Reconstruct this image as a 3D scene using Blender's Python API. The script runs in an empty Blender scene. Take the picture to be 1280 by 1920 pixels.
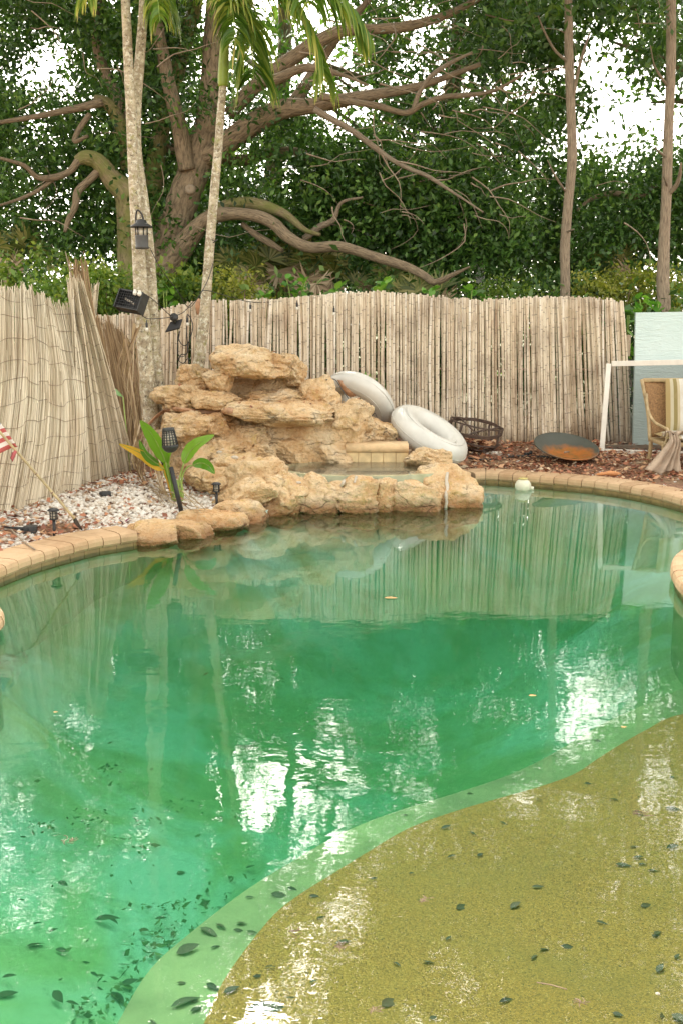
import bpy, bmesh, math, random
import numpy as np
from mathutils import Vector, Matrix
from mathutils.bvhtree import BVHTree
from mathutils.geometry import delaunay_2d_cdt
R = math.radians
rng = np.random.default_rng(7)
random.seed(7)
SC = bpy.context.scene
COL = SC.collection

# ------------------------------------------------------------------ camera
FPX = 2027.0
H = 1.75
TH = math.atan(360 / FPX)
cam_d = bpy.data.cameras.new('camera')
cam_d.sensor_fit = 'VERTICAL'; cam_d.sensor_height = 36; cam_d.lens = FPX / 1920 * 36
cam_d.clip_start = .05; cam_d.clip_end = 600
cam = bpy.data.objects.new('camera', cam_d); COL.objects.link(cam)
cam.location = (0, 0, H); cam.rotation_euler = (R(90) - TH, 0, 0)
SC.camera = cam
# ------------------------------------------------------------------ sky, sun, exposure
SUN_EL, SUN_AZ = R(44), R(-8)
w = bpy.data.worlds.new('World'); SC.world = w; w.use_nodes = True
wn = w.node_tree; wn.nodes.clear()
sky = wn.nodes.new('ShaderNodeTexSky'); sky.sky_type = 'NISHITA'; sky.sun_disc = False
sky.sun_elevation = SUN_EL; sky.sun_rotation = SUN_AZ
sky.air_density = 1.0; sky.dust_density = 4.0; sky.ozone_density = 1.0
hs = wn.nodes.new('ShaderNodeHueSaturation'); hs.inputs['Saturation'].default_value = .12
bg = wn.nodes.new('ShaderNodeBackground'); bg.inputs['Strength'].default_value = .15
wo = wn.nodes.new('ShaderNodeOutputWorld')
wn.links.new(sky.outputs[0], hs.inputs['Color']); wt = wn.nodes.new('ShaderNodeMix'); wt.data_type = 'RGBA'; wt.blend_type = 'MULTIPLY'; wt.inputs[0].default_value = 1
wt.inputs[7].default_value = (1.06, 1.0, .90, 1)          # warm overcast
wn.links.new(hs.outputs[0], wt.inputs[6]); wn.links.new(wt.outputs[2], bg.inputs[0]); wn.links.new(bg.outputs[0], wo.inputs[0])
sd = bpy.data.lights.new('sun', 'SUN'); sd.energy = 1.5; sd.angle = R(20); sd.color = (1, .95, .86)
so = bpy.data.objects.new('sun', sd); COL.objects.link(so)
sdir = Vector((math.sin(SUN_AZ) * math.cos(SUN_EL), math.cos(SUN_AZ) * math.cos(SUN_EL), math.sin(SUN_EL)))
so.rotation_euler = sdir.to_track_quat('Z', 'Y').to_euler(); so.location = (-4, -6, 20)
vs = SC.view_settings
vs.view_transform = 'Standard'; vs.look = 'None'; vs.gamma = 1; vs.use_curve_mapping = False
vs.exposure = 2.2
SC.render.engine = 'CYCLES'
cy = SC.cycles
cy.use_denoising = True; cy.max_bounces = 8; cy.diffuse_bounces = 4; cy.glossy_bounces = 4
cy.transmission_bounces = 6; cy.transparent_max_bounces = 16; cy.volume_bounces = 0
cy.sample_clamp_indirect = 8

# ------------------------------------------------------------------ helpers: projection
cT, sT = math.cos(TH), math.sin(TH)
def ray(x, y):
    dx = (x - 640) / FPX; dy = -(y - 960) / FPX
    return dx, cT + sT * dy, -sT + cT * dy
def G(x, y, z=0.0):
    a, b, d = ray(x, y); t = (z - H) / d
    return Vector((a * t, b * t, z))
def P(x, y, Y):
    a, b, d = ray(x, y); t = Y / b
    return Vector((a * t, Y, H + d * t))
def pxm(Y): return Y / FPX          # metres per photo pixel at that distance
def proj(A):
    A = np.asarray(A, float); v = A - np.array([0, 0, H])
    fwd = v[:, 1] * cT - v[:, 2] * sT; up = v[:, 1] * sT + v[:, 2] * cT
    return 640 + FPX * v[:, 0] / fwd, 960 - FPX * up / fwd
# ------------------------------------------------------------------ helpers: noise
def _h(ix, iy, iz, s):
    n = (ix * 374761393 + iy * 668265263 + iz * 2147483647 * 3 + s * 974634777) & 0xFFFFFFFF
    n = ((n ^ (n >> 13)) * 1274126177) & 0xFFFFFFFF
    n = ((n ^ (n >> 15)) * 2246822519) & 0xFFFFFFFF
    return ((n ^ (n >> 16)) & 0xFFFF) / 65535.0
def vn(p, s=0):
    p = np.asarray(p, float); i = np.floor(p).astype(np.int64); f = p - i
    f = f * f * (3 - 2 * f); o = 0
    for a in (0, 1):
        for b in (0, 1):
            for c in (0, 1):
                wgt = (f[:, 0] if a else 1 - f[:, 0]) * (f[:, 1] if b else 1 - f[:, 1]) * (f[:, 2] if c else 1 - f[:, 2])
                o = o + wgt * _h(i[:, 0] + a, i[:, 1] + b, i[:, 2] + c, s)
    return o
def fbm(p, s=0, o=4):
    p = np.asarray(p, float); t = 0; a = .5; n = 0
    for k in range(o):
        t = t + a * vn(p * 2 ** k + 17.3 * k, s + k); n += a; a *= .5
    return t / n
def ridge(p, s=0, o=3):
    p = np.asarray(p, float); t = 0; a = .5; n = 0
    for k in range(o):
        t = t + a * (1 - np.abs(2 * vn(p * 2 ** k + 9.1 * k, s + k) - 1)); n += a; a *= .5
    return t / n
def worley(p, s=0):
    p = np.asarray(p, float); i = np.floor(p).astype(np.int64); f1 = np.full(len(p), 9.0); f2 = f1.copy(); cid = np.zeros(len(p))
    for a in (-1, 0, 1):
        for b in (-1, 0, 1):
            for c in (-1, 0, 1):
                x, y, z = i[:, 0] + a, i[:, 1] + b, i[:, 2] + c
                d = np.sqrt((x + _h(x, y, z, s) - p[:, 0]) ** 2 + (y + _h(x, y, z, s + 1) - p[:, 1]) ** 2 + (z + _h(x, y, z, s + 2) - p[:, 2]) ** 2)
                nr = d < f1; f2 = np.where(nr, f1, np.minimum(f2, d)); cid = np.where(nr, _h(x, y, z, s + 3), cid); f1 = np.where(nr, d, f1)
    return f1, f2, cid
def sst(a, b, x):
    t = np.clip((x - a) / (b - a), 0, 1); return t * t * (3 - 2 * t)
# ------------------------------------------------------------------ helpers: objects
WL = {}
def tag(o, label=None, cat=None, group=None, kind=None):
    if label: o['label'] = label
    if cat: o['category'] = cat
    if group: o['group'] = group
    if kind: o['kind'] = kind
    return o
def empty(name, loc, label=None, cat=None, group=None, kind=None):
    o = bpy.data.objects.new(name, None); COL.objects.link(o); o.location = loc; o.empty_display_size = .1
    WL[o] = Vector(loc)
    return tag(o, label, cat, group, kind)
def obj(name, V, F, mat, parent=None, smooth=True, uv=None, tint=None, local=False, origin=None):
    """one mesh object; V in world coordinates (local=True: in the parent's)"""
    V = np.asarray(V, float).reshape(-1, 3)
    if local: off = np.zeros(3)
    elif parent is not None: off = np.array(WL.get(parent, Vector()))
    elif origin is not None: off = np.array(origin)
    else: off = np.array([(V[:, 0].min() + V[:, 0].max()) / 2, (V[:, 1].min() + V[:, 1].max()) / 2, V[:, 2].min()])
    me = bpy.data.meshes.new(name)
    if isinstance(F, np.ndarray):
        n, k = F.shape
        me.vertices.add(len(V)); me.vertices.foreach_set('co', (V - off).astype(np.float32).ravel())
        me.loops.add(n * k); me.loops.foreach_set('vertex_index', F.astype(np.int32).ravel())
        me.polygons.add(n); me.polygons.foreach_set('loop_start', np.arange(0, n * k, k, dtype=np.int32))
        me.polygons.foreach_set('loop_total', np.full(n, k, np.int32))
        me.update(calc_edges=True); me.validate()
    else:
        me.from_pydata([tuple(v) for v in (V - off)], [], F); me.update()
    if smooth: me.polygons.foreach_set('use_smooth', np.ones(len(me.polygons), bool))
    if uv is not None:
        l = me.uv_layers.new(name='UVMap'); li = np.empty(len(me.loops), np.int32); me.loops.foreach_get('vertex_index', li)
        l.data.foreach_set('uv', np.asarray(uv, np.float32)[li].ravel())
    if tint is not None:
        a = me.attributes.new('tint', 'FLOAT', 'POINT'); a.data.foreach_set('value', np.asarray(tint, np.float32))
    if mat: me.materials.append(mat)
    o = bpy.data.objects.new(name, me); COL.objects.link(o)
    if parent is not None: o.parent = parent; WL[o] = Vector(off) if not local else WL.get(parent, Vector())
    else: o.location = off; WL[o] = Vector(off)
    if parent is not None and not local: WL[o] = WL[parent].copy()
    return o
def inst(name, src, parent, M):
    o = bpy.data.objects.new(name, src.data if hasattr(src, 'data') else src); COL.objects.link(o)
    o.parent = parent; o.matrix_local = M; return o
def copy_tree(o, parent=None):
    c = o.copy(); COL.objects.link(c); c.parent = parent
    for ch in list(o.children): copy_tree(ch, c)
    WL[c] = Vector(c.location)
    return c
def cr(pts, n):
    """Catmull-Rom through pts (any width) resampled to n"""
    p = np.asarray(pts, float)
    if len(p) == 2: return p[0] + (p[1] - p[0]) * np.linspace(0, 1, n)[:, None]
    p = np.vstack([2 * p[0] - p[1], p, 2 * p[-1] - p[-2]])
    t = np.linspace(0, len(p) - 3 - 1e-9, n); i = t.astype(int); u = (t - i)[:, None]
    a, b, c, d = p[i], p[i + 1], p[i + 2], p[i + 3]
    return .5 * (2 * b + (c - a) * u + (2 * a - 5 * b + 4 * c - d) * u * u + (3 * b - a - 3 * c + d) * u ** 3)
class MB:
    def __init__(s): s.v = []; s.f = []; s.uv = []
    def add(s, V, F, uv=None):
        k = len(s.v); s.v += [tuple(x) for x in V]; s.f += [tuple(i + k for i in q) for q in F]
        s.uv += [tuple(x) for x in (uv if uv is not None else [(0, 0)] * len(V))]
        return s
    def tube(s, pts, rad, n=8, caps=True, wob=0, seed=0):
        p = np.asarray(pts, float); m = len(p); rad = np.broadcast_to(np.asarray(rad, float), (m,))
        T = np.gradient(p, axis=0); T /= np.linalg.norm(T, axis=1)[:, None] + 1e-12
        ref = np.array([0, 1, 0.]) if abs(T[:, 1]).mean() < .8 else np.array([1., 0, 0])
        A = np.cross(T, ref); A /= np.linalg.norm(A, axis=1)[:, None] + 1e-12; B = np.cross(T, A)
        an = np.linspace(0, 2 * np.pi, n, endpoint=False)
        ring = A[:, None, :] * np.cos(an)[None, :, None] + B[:, None, :] * np.sin(an)[None, :, None]
        rr = np.repeat(rad[:, None], n, 1)
        if wob:
            q = (p[:, None, :] + ring * .35).reshape(-1, 3)
            rr = rr * (1 + wob * (fbm(q * 3.0, seed, 3).reshape(m, n) - .5) * 2)
        V = (p[:, None, :] + ring * rr[:, :, None]).reshape(-1, 3)
        L = np.concatenate([[0], np.cumsum(np.linalg.norm(np.diff(p, axis=0), axis=1))])
        uv = np.stack([np.tile(np.abs(an / np.pi - 1) , m), np.repeat(L, n)], 1)
        F = [(i * n + j, i * n + (j + 1) % n, (i + 1) * n + (j + 1) % n, (i + 1) * n + j) for i in range(m - 1) for j in range(n)]
        if caps: F += [tuple(range(n - 1, -1, -1)), tuple((m - 1) * n + j for j in range(n))]
        return s.add(V, F, uv)
    def box(s, c, d, M=None, bev=0.0):
        bm = bmesh.new(); bmesh.ops.create_cube(bm, size=1)
        for v in bm.verts: v.co = Vector((v.co.x * d[0], v.co.y * d[1], v.co.z * d[2]))
        if bev: bmesh.ops.bevel(bm, geom=list(bm.edges), offset=bev, segments=2, affect='EDGES', profile=.6)
        M = M or Matrix.Identity(3); c = Vector(c)
        bm.verts.index_update()
        s.add([M @ v.co + c for v in bm.verts], [[v.index for v in f.verts] for f in bm.faces]); bm.free(); return s
    def lathe(s, prof, n=24, M=None, c=(0, 0, 0)):
        M = M or Matrix.Identity(3); c = Vector(c); k = len(prof)
        V = [M @ Vector((r * math.cos(2 * math.pi * j / n), r * math.sin(2 * math.pi * j / n), z)) + c for r, z in prof for j in range(n)]
        F = [(i * n + j, i * n + (j + 1) % n, (i + 1) * n + (j + 1) % n, (i + 1) * n + j) for i in range(k - 1) for j in range(n)]
        cl = prof[0] == prof[-1]
        if prof[0][0] > 1e-5 and not cl: F.append(tuple(range(n - 1, -1, -1)))
        if prof[-1][0] > 1e-5 and not cl: F.append(tuple((k - 1) * n + j for j in range(n)))
        return s.add(V, F)
    def sheet(s, A, uvs=(1, 1)):
        A = np.asarray(A, float); a, b = A.shape[:2]
        F = [(i * b + j, i * b + j + 1, (i + 1) * b + j + 1, (i + 1) * b + j) for i in range(a - 1) for j in range(b - 1)]
        uv = [(j / (b - 1) * uvs[0], i / (a - 1) * uvs[1]) for i in range(a) for j in range(b)]
        return s.add(A.reshape(-1, 3), F, uv)
    def build(s, name, mat, parent=None, smooth=True, **k):
        return obj(name, s.v, s.f, mat, parent, smooth, uv=s.uv, **k)
def solid(o, t):
    m = o.modifiers.new('thick', 'SOLIDIFY'); m.thickness = t; m.offset = 0; return o

# ------------------------------------------------------------------ materials
def setin(nt, n, k, v):
    s = n.inputs[k]
    if isinstance(v, bpy.types.NodeSocket): nt.links.new(v, s)
    else: s.default_value = (tuple(v) + (1,)) if isinstance(v, (tuple, list)) and len(v) == 3 and s.type == 'RGBA' else v
def nd(nt, t, ins=None, **pr):
    n = nt.nodes.new('ShaderNode' + t)
    for k, v in pr.items(): setattr(n, k, v)
    for k, v in (ins or {}).items(): setin(nt, n, k, v)
    return n
def new(name):
    m = bpy.data.materials.new(name); m.use_nodes = True; nt = m.node_tree; nt.nodes.clear()
    return m, nt, nt.nodes.new('ShaderNodeOutputMaterial')
def pos(nt, sc=(1, 1, 1)):
    g = nd(nt, 'NewGeometry'); return nd(nt, 'Mapping', {'Vector': g.outputs['Position'], 'Scale': sc}).outputs[0]
def uvc(nt, sc=(1, 1, 1)):
    g = nd(nt, 'TexCoord'); return nd(nt, 'Mapping', {'Vector': g.outputs['UV'], 'Scale': sc}).outputs[0]
def noi(nt, v, s, d=4, r=.55, dist=0): return nd(nt, 'TexNoise', {'Vector': v, 'Scale': s, 'Detail': d, 'Roughness': r, 'Distortion': dist}).outputs['Fac']
def rmp(nt, f, st):
    n = nd(nt, 'ValToRGB', {'Fac': f}); e = n.color_ramp.elements
    while len(e) < len(st): e.new(.5)
    for q, (p, c) in zip(e, st): q.position = p; q.color = (*c, 1) if len(c) == 3 else c
    return n.outputs[0]
def mx(nt, f, a, b, bl='MIX'):
    n = nd(nt, 'Mix', data_type='RGBA', blend_type=bl)
    setin(nt, n, 0, f); setin(nt, n, 6, a); setin(nt, n, 7, b); return n.outputs[2]
def mth(nt, op, a, b=0.0, c=0.0):
    n = nd(nt, 'Math', operation=op); setin(nt, n, 0, a); setin(nt, n, 1, b)
    if op in ('MULTIPLY_ADD', 'SMOOTH_MIN'): setin(nt, n, 2, c)
    return n.outputs[0]
def rng01(nt, v, a, b, c=0.0, d=1.0): return nd(nt, 'MapRange', {0: v, 1: a, 2: b, 3: c, 4: d}).outputs[0]
def bmp(nt, h, st=.5, di=.01): return nd(nt, 'Bump', {'Height': h, 'Strength': st, 'Distance': di}).outputs[0]
def prin(nt, out, col, rough=.7, normal=None, **k):
    b = nd(nt, 'BsdfPrincipled', {'Base Color': col, 'Roughness': rough})
    if normal is not None: setin(nt, b, 'Normal', normal)
    for q, v in k.items(): setin(nt, b, q, v)
    nt.links.new(b.outputs[0], out.inputs[0]); return b
def rnd(nt): return nd(nt, 'ObjectInfo').outputs['Random']
def att(nt): return nd(nt, 'Attribute', attribute_name='tint').outputs['Fac']
G3 = lambda g: (g, g, g)
def simple(name, col, rough=.6, var=.25, sc=12, bump=.15, bd=.004, **k):
    m, nt, o = new(name); p = pos(nt); n = noi(nt, p, sc, 5)
    c = mx(nt, rng01(nt, n, .3, .7), tuple(x * (1 - var) for x in col), tuple(min(1, x * (1 + var)) for x in col))
    prin(nt, o, c, rough, bmp(nt, noi(nt, p, sc * 6, 3), bump, bd), **k); return m

def m_rock():
    m, nt, o = new('sandstone'); p = pos(nt)
    big = noi(nt, p, 3.2, 5, .6); fine = noi(nt, p, 26, 6, .65); vo = nd(nt, 'TexVoronoi', {'Vector': p, 'Scale': 34.0}).outputs['Distance']
    c = rmp(nt, big, [(.26, (.42, .19, .065)), (.40, (.68, .405, .18)), (.53, (.81, .57, .31)), (.70, (.88, .73, .50))])
    c = mx(nt, rng01(nt, rnd(nt), 0, 1, 0, .45), c, (.74, .54, .30))
    c = mx(nt, rng01(nt, fine, .5, .72, 0, .5), c, (.78, .64, .42))
    yl = noi(nt, p, 7.5, 4, .6)
    c = mx(nt, rng01(nt, yl, .56, .7, 0, .55), c, (.50, .34, .07))
    c = mx(nt, rng01(nt, fine, .40, .25, 0, .55), c, (.16, .08, .03))
    # iron stain just above the waterlines
    z = nd(nt, 'SeparateXYZ', {0: p}).outputs[2]
    zz = mth(nt, 'ADD', z, mth(nt, 'MULTIPLY', big, -.16))
    c = mx(nt, rng01(nt, zz, .06, -.06, 0, .85), c, (.24, .09, .018))
    wv = nd(nt, 'VectorMath', {0: nd(nt, 'Mapping', {'Vector': p, 'Scale': (2.6, 2.6, 7)}).outputs[0], 1: nd(nt, 'TexNoise', {'Vector': p, 'Scale': 6.0, 'Detail': 4.0}).outputs['Color']}, operation='ADD').outputs[0]
    ve = nd(nt, 'TexVoronoi', {'Vector': wv, 'Scale': 1.0}, feature='DISTANCE_TO_EDGE').outputs['Distance']
    crk = mth(nt, 'MULTIPLY', rng01(nt, ve, .045, .0, 0, .5), rng01(nt, big, .50, .66))
    c = mx(nt, crk, c, (.16, .075, .025))
    geo = nd(nt, 'NewGeometry').outputs['Pointiness']
    c = mx(nt, rng01(nt, geo, .52, .60, 0, .5), c, (.74, .60, .40))
    h = mth(nt, 'ADD', mth(nt, 'MULTIPLY', fine, .8), mth(nt, 'MULTIPLY', vo, .35))
    h = mth(nt, 'SUBTRACT', h, crk)
    prin(nt, o, c, .82, bmp(nt, mth(nt, 'ADD', h, mth(nt, 'MULTIPLY', noi(nt, p, 9, 5, .6), 1.4)), .9, .06)); return m
def m_cane():
    m, nt, o = new('bamboo_cane'); u = uvc(nt); p = pos(nt); r = rnd(nt)
    c = rmp(nt, r, [(0, (.42, .32, .21)), (.12, (.62, .52, .37)), (.5, (.78, .69, .53)), (.8, (.63, .51, .35)), (1, (.86, .80, .67))])
    st = noi(nt, pos(nt, (22, 22, 2.2)), 1, 4, .6)
    c = mx(nt, rng01(nt, st, .53, .74, 0, .7), c, (.20, .095, .045))
    c = mx(nt, rng01(nt, noi(nt, pos(nt, (1.5, 1.5, 2.6)), 1, 3), .5, .68, 0, .6), c, mx(nt, .6, c, (.15, .075, .035)))
    v = nd(nt, 'SeparateXYZ', {0: u}).outputs[1]
    k = mth(nt, 'FRACT', mth(nt, 'ADD', mth(nt, 'MULTIPLY', v, 4.3), mth(nt, 'MULTIPLY', r, 7.0)))
    c = mx(nt, rng01(nt, k, .06, .0, 0, .8), c, (.08, .045, .025))
    c = mx(nt, rng01(nt, noi(nt, p, 40, 2), .63, .72, 0, .5), c, (.10, .07, .05))
    prin(nt, o, c, .55, bmp(nt, noi(nt, pos(nt, (120, 120, 6)), 1, 3), .3, .003)); return m
def m_reed(name, a, b, c_):
    m, nt, o = new(name); t = att(nt)
    c = rmp(nt, t, [(0, a), (.35, b), (.7, c_), (1, tuple(min(1, x * 1.25) for x in c_))])
    c = mx(nt, rng01(nt, noi(nt, pos(nt, (2.5, 2.5, 1.6)), 1, 4), .45, .7, 0, .5), c, mx(nt, 1.0, c, (.72, .60, .48), 'MULTIPLY'))
    prin(nt, o, c, .6, bmp(nt, noi(nt, pos(nt, (200, 200, 8)), 1, 2), .3, .002)); return m
def m_bark(name, a, b, moss=0.0, ring=False, sc=(1, 1)):
    m, nt, o = new(name); p = pos(nt); u = uvc(nt, (9, 5, 1) if not ring else (2, 1, 1))
    f = noi(nt, u, 1.6, 5, .65, .3) if not ring else noi(nt, p, 9, 5, .6)
    c = rmp(nt, f, [(.3, a), (.52, b), (.75, tuple(min(1, x * 1.5) for x in b))])
    h = f
    if ring:
        v = nd(nt, 'SeparateXYZ', {0: uvc(nt)}).outputs[1]
        k = mth(nt, 'FRACT', mth(nt, 'ADD', mth(nt, 'MULTIPLY', v, 14.0), mth(nt, 'MULTIPLY', noi(nt, p, 3, 2), 1.5)))
        rg = rng01(nt, k, .22, .0)
        c = mx(nt, mth(nt, 'MULTIPLY', rg, .32), c, (.20, .14, .09))
        c = mx(nt, rng01(nt, noi(nt, p, 26, 4, .7), .52, .60, 0, .85), c, (.74, .72, .58))
        c = mx(nt, rng01(nt, noi(nt, p, 14, 5, .7), .55, .64, 0, .7), c, (.26, .25, .07))
        c = mx(nt, rng01(nt, noi(nt, p, 34, 4, .7), .57, .63, 0, .8), c, (.09, .075, .05))
        h = mth(nt, 'SUBTRACT', mth(nt, 'MULTIPLY', f, .6), rg)
    if moss:
        c = mx(nt, rng01(nt, noi(nt, p, 3.0, 6, .7), .62 - moss * .3, .72 - moss * .2, 0, .85), c, (.20, .22, .055))
    prin(nt, o, c, .85, bmp(nt, h, .8 if not ring else .3, .05 if not ring else .008)); return m
def m_leaf(name, st, trans=.3, rough=.45, obj_rand=False):
    m, nt, o = new(name); t = rnd(nt) if obj_rand else att(nt)
    c = rmp(nt, t, st)
    b = nd(nt, 'BsdfPrincipled', {'Base Color': c, 'Roughness': rough}); tr = nd(nt, 'BsdfTranslucent', {'Color': mx(nt, 1.0, c, (1.5, 1.6, .7), 'MULTIPLY')})
    x = nd(nt, 'MixShader', {0: trans}); nt.links.new(b.outputs[0], x.inputs[1]); nt.links.new(tr.outputs[0], x.inputs[2]); nt.links.new(x.outputs[0], o.inputs[0]); return m
def m_coping():
    m, nt, o = new('coping_brick'); p = pos(nt); r = rnd(nt)
    c = rmp(nt, r, [(0, (.42, .26, .135)), (.5, (.50, .33, .18)), (1, (.56, .38, .22))])
    n = noi(nt, p, 14, 6, .65)
    c = mx(nt, rng01(nt, n, .45, .75, 0, .5), c, (.60, .44, .27))
    c = mx(nt, rng01(nt, noi(nt, p, 5, 5), .55, .75, 0, .55), c, (.22, .13, .06))
    c = mx(nt, rng01(nt, noi(nt, p, 90, 2), .68, .75, 0, .6), c, (.16, .10, .06))
    prin(nt, o, c, .8, bmp(nt, noi(nt, p, 70, 4), .35, .006)); return m
def m_water(name, absorb, dens, b1=.10, b2=.03, scol=(.45, .85, .6), sden=.25):
    m, nt, o = new(name); p = pos(nt)
    n1 = noi(nt, pos(nt, (1.3, 2.1, 1)), 1.0, 3, .55, .6); n2 = noi(nt, pos(nt, (4.5, 8.5, 1)), 1.0, 3, .5, .4)
    n3 = noi(nt, pos(nt, (.8, .8, 1)), 1, 2); n4 = noi(nt, pos(nt, (17, 21, 1)), 1.0, 2, .5, .6)
    h = mth(nt, 'ADD', mth(nt, 'MULTIPLY', n1, b1), mth(nt, 'MULTIPLY', mth(nt, 'MULTIPLY', n2, b2), rng01(nt, n3, .35, .65, .35, 1.3)))
    h = mth(nt, 'ADD', h, mth(nt, 'MULTIPLY', n4, b2 * .13))
    # breeze: livelier ripples towards the open near end
    yy = nd(nt, 'SeparateXYZ', {0: p}).outputs[1]
    h = mth(nt, 'MULTIPLY', h, rng01(nt, yy, 8.6, 4.2, .22, 1.0))
    nb = nd(nt, 'Bump', {'Height': h, 'Strength': 1.0, 'Distance': .05}).outputs[0]
    fr = nd(nt, 'Fresnel', {'IOR': 1.37, 'Normal': nb}).outputs[0]
    gl = nd(nt, 'BsdfGlossy', {'Color': (1, 1, 1), 'Roughness': .012, 'Normal': nb})
    tr = nd(nt, 'BsdfTransparent')
    x = nd(nt, 'MixShader', {0: fr}); nt.links.new(tr.outputs[0], x.inputs[1]); nt.links.new(gl.outputs[0], x.inputs[2])
    nt.links.new(x.outputs[0], o.inputs['Surface'])
    va = nd(nt, 'VolumeAbsorption', {'Color': absorb, 'Density': dens})
    vsn = nd(nt, 'VolumeScatter', {'Color': scol, 'Density': sden, 'Anisotropy': .3})
    ad = nd(nt, 'AddShader'); nt.links.new(va.outputs[0], ad.inputs[0]); nt.links.new(vsn.outputs[0], ad.inputs[1]); nt.links.new(ad.outputs[0], o.inputs['Volume'])
    return m
def m_plaster():
    m, nt, o = new('pool_plaster'); p = pos(nt)
    c = mx(nt, rng01(nt, noi(nt, p, .75, 4, .65, .6), .42, .60), (.46, .56, .30), (.62, .80, .84))
    c = mx(nt, rng01(nt, noi(nt, p, 2.2, 6, .7, .5), .5, .68, 0, .65), c, (.26, .34, .13))
    c = mx(nt, rng01(nt, noi(nt, p, 16, 4, .7), .62, .72, 0, .5), c, (.16, .21, .07))
    prin(nt, o, c, .8); return m
def m_pebble():
    m, nt, o = new('pebble_finish'); p = pos(nt)
    v = nd(nt, 'TexVoronoi', {'Vector': p, 'Scale': 240.0}); t = nd(nt, 'SeparateColor', {0: v.outputs['Color']}).outputs[0]
    c = rmp(nt, t, [(0, (.15, .078, .011)), (.35, (.29, .165, .022)), (.7, (.36, .215, .033)), (.95, (.42, .27, .055)), (1, (.50, .36, .12))])
    c = mx(nt, rng01(nt, noi(nt, p, 2.5, 4), .4, .7, 0, .35), c, (.31, .22, .034))
    c = mx(nt, rng01(nt, noi(nt, p, .9, 5, .65, .8), .48, .68, 0, .5), c, (.20, .16, .03))
    c = mx(nt, rng01(nt, noi(nt, p, 130, 3, .6), .6, .68, 0, .8), c, (.05, .03, .008))
    prin(nt, o, c, .8, bmp(nt, v.outputs['Distance'], .5, .006)); return m
def m_ground():
    m, nt, o = new('soil'); p = pos(nt)
    n = noi(nt, p, 22, 6, .7)
    c = rmp(nt, n, [(.3, (.07, .035, .02)), (.5, (.22, .11, .06)), (.68, (.40, .25, .15)), (.85, (.6, .5, .38))])
    c = mx(nt, rng01(nt, noi(nt, p, 1.3, 4), .5, .65, 0, .6), c, (.42, .31, .18))
    y = nd(nt, 'SeparateXYZ', {0: p}).outputs[1]
    c = mx(nt, rng01(nt, y, 13.7, 16.0), c, mx(nt, noi(nt, p, 6, 5), (.05, .08, .02), (.16, .14, .06)))
    prin(nt, o, c, .9, bmp(nt, noi(nt, p, 60, 4), .6, .02)); return m
def m_stone():
    m, nt, o = new('white_stone'); t = att(nt)
    c = rmp(nt, t, [(0, (.26, .16, .09)), (.2, (.50, .41, .31)), (.42, (.66, .60, .51)), (1, (.78, .75, .68))])
    prin(nt, o, c, .7, bmp(nt, noi(nt, pos(nt), 80, 3), .3, .005)); return m
def m_litter():
    m, nt, o = new('dry_leaf'); t = att(nt)
    c = rmp(nt, t, [(0, (.12, .045, .025)), (.3, (.30, .10, .05)), (.6, (.44, .19, .09)), (.85, (.52, .33, .18)), (1, (.62, .50, .34))])
    prin(nt, o, c, .65); return m
def m_panel():
    m, nt, o = new('aqua_board'); p = pos(nt)
    h = noi(nt, pos(nt, (6, 6, 26)), 1.0, 4, .6, 1.2)
    c = mx(nt, rng01(nt, noi(nt, p, 1.5, 3), .3, .7), (.58, .72, .68), (.66, .79, .75))
    c = mx(nt, rng01(nt, noi(nt, p, 25, 4), .64, .74, 0, .3), c, (.36, .42, .36))
    prin(nt, o, c, .6, bmp(nt, h, .5, .03)); return m
def m_flag():
    m, nt, o = new('flag_cloth'); s = nd(nt, 'SeparateXYZ', {0: uvc(nt)})
    st = mth(nt, 'GREATER_THAN', mth(nt, 'FRACT', mth(nt, 'MULTIPLY', s.outputs[1], 6.5)), .5)
    c = mx(nt, st, (.52, .12, .11), (.80, .74, .68))
    can = mth(nt, 'MULTIPLY', mth(nt, 'LESS_THAN', s.outputs[0], .42), mth(nt, 'GREATER_THAN', s.outputs[1], .46))
    v = nd(nt, 'TexVoronoi', {'Vector': uvc(nt, (14, 11, 1)), 'Scale': 1.0, 'Randomness': 0.0}).outputs['Distance']
    c = mx(nt, can, c, mx(nt, mth(nt, 'LESS_THAN', v, .26), (.05, .07, .18), (.75, .73, .7)))
    prin(nt, o, c, .85); return m
def m_stripe():
    m, nt, o = new('striped_cushion'); s = nd(nt, 'SeparateXYZ', {0: uvc(nt)}).outputs[0]
    k = mth(nt, 'FRACT', mth(nt, 'MULTIPLY', s, 2.0))
    n = nd(nt, 'ValToRGB', {'Fac': k}); n.color_ramp.interpolation = 'CONSTANT'; e = n.color_ramp.elements
    st = [(0, (.38, .28, .12)), (.16, (.50, .45, .31)), (.28, (.26, .21, .08)), (.42, (.50, .43, .28)), (.52, (.62, .60, .52)), (.78, (.46, .40, .25)), (.88, (.30, .24, .10))]
    while len(e) < len(st): e.new(.5)
    for q, (a, c) in zip(e, st): q.position = a; q.color = (*c, 1)
    c = mx(nt, rng01(nt, noi(nt, pos(nt), 9, 4), .5, .75, 0, .4), n.outputs[0], (.38, .30, .17))
    prin(nt, o, c, .9, bmp(nt, noi(nt, pos(nt), 150, 2), .3, .003)); return m
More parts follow.
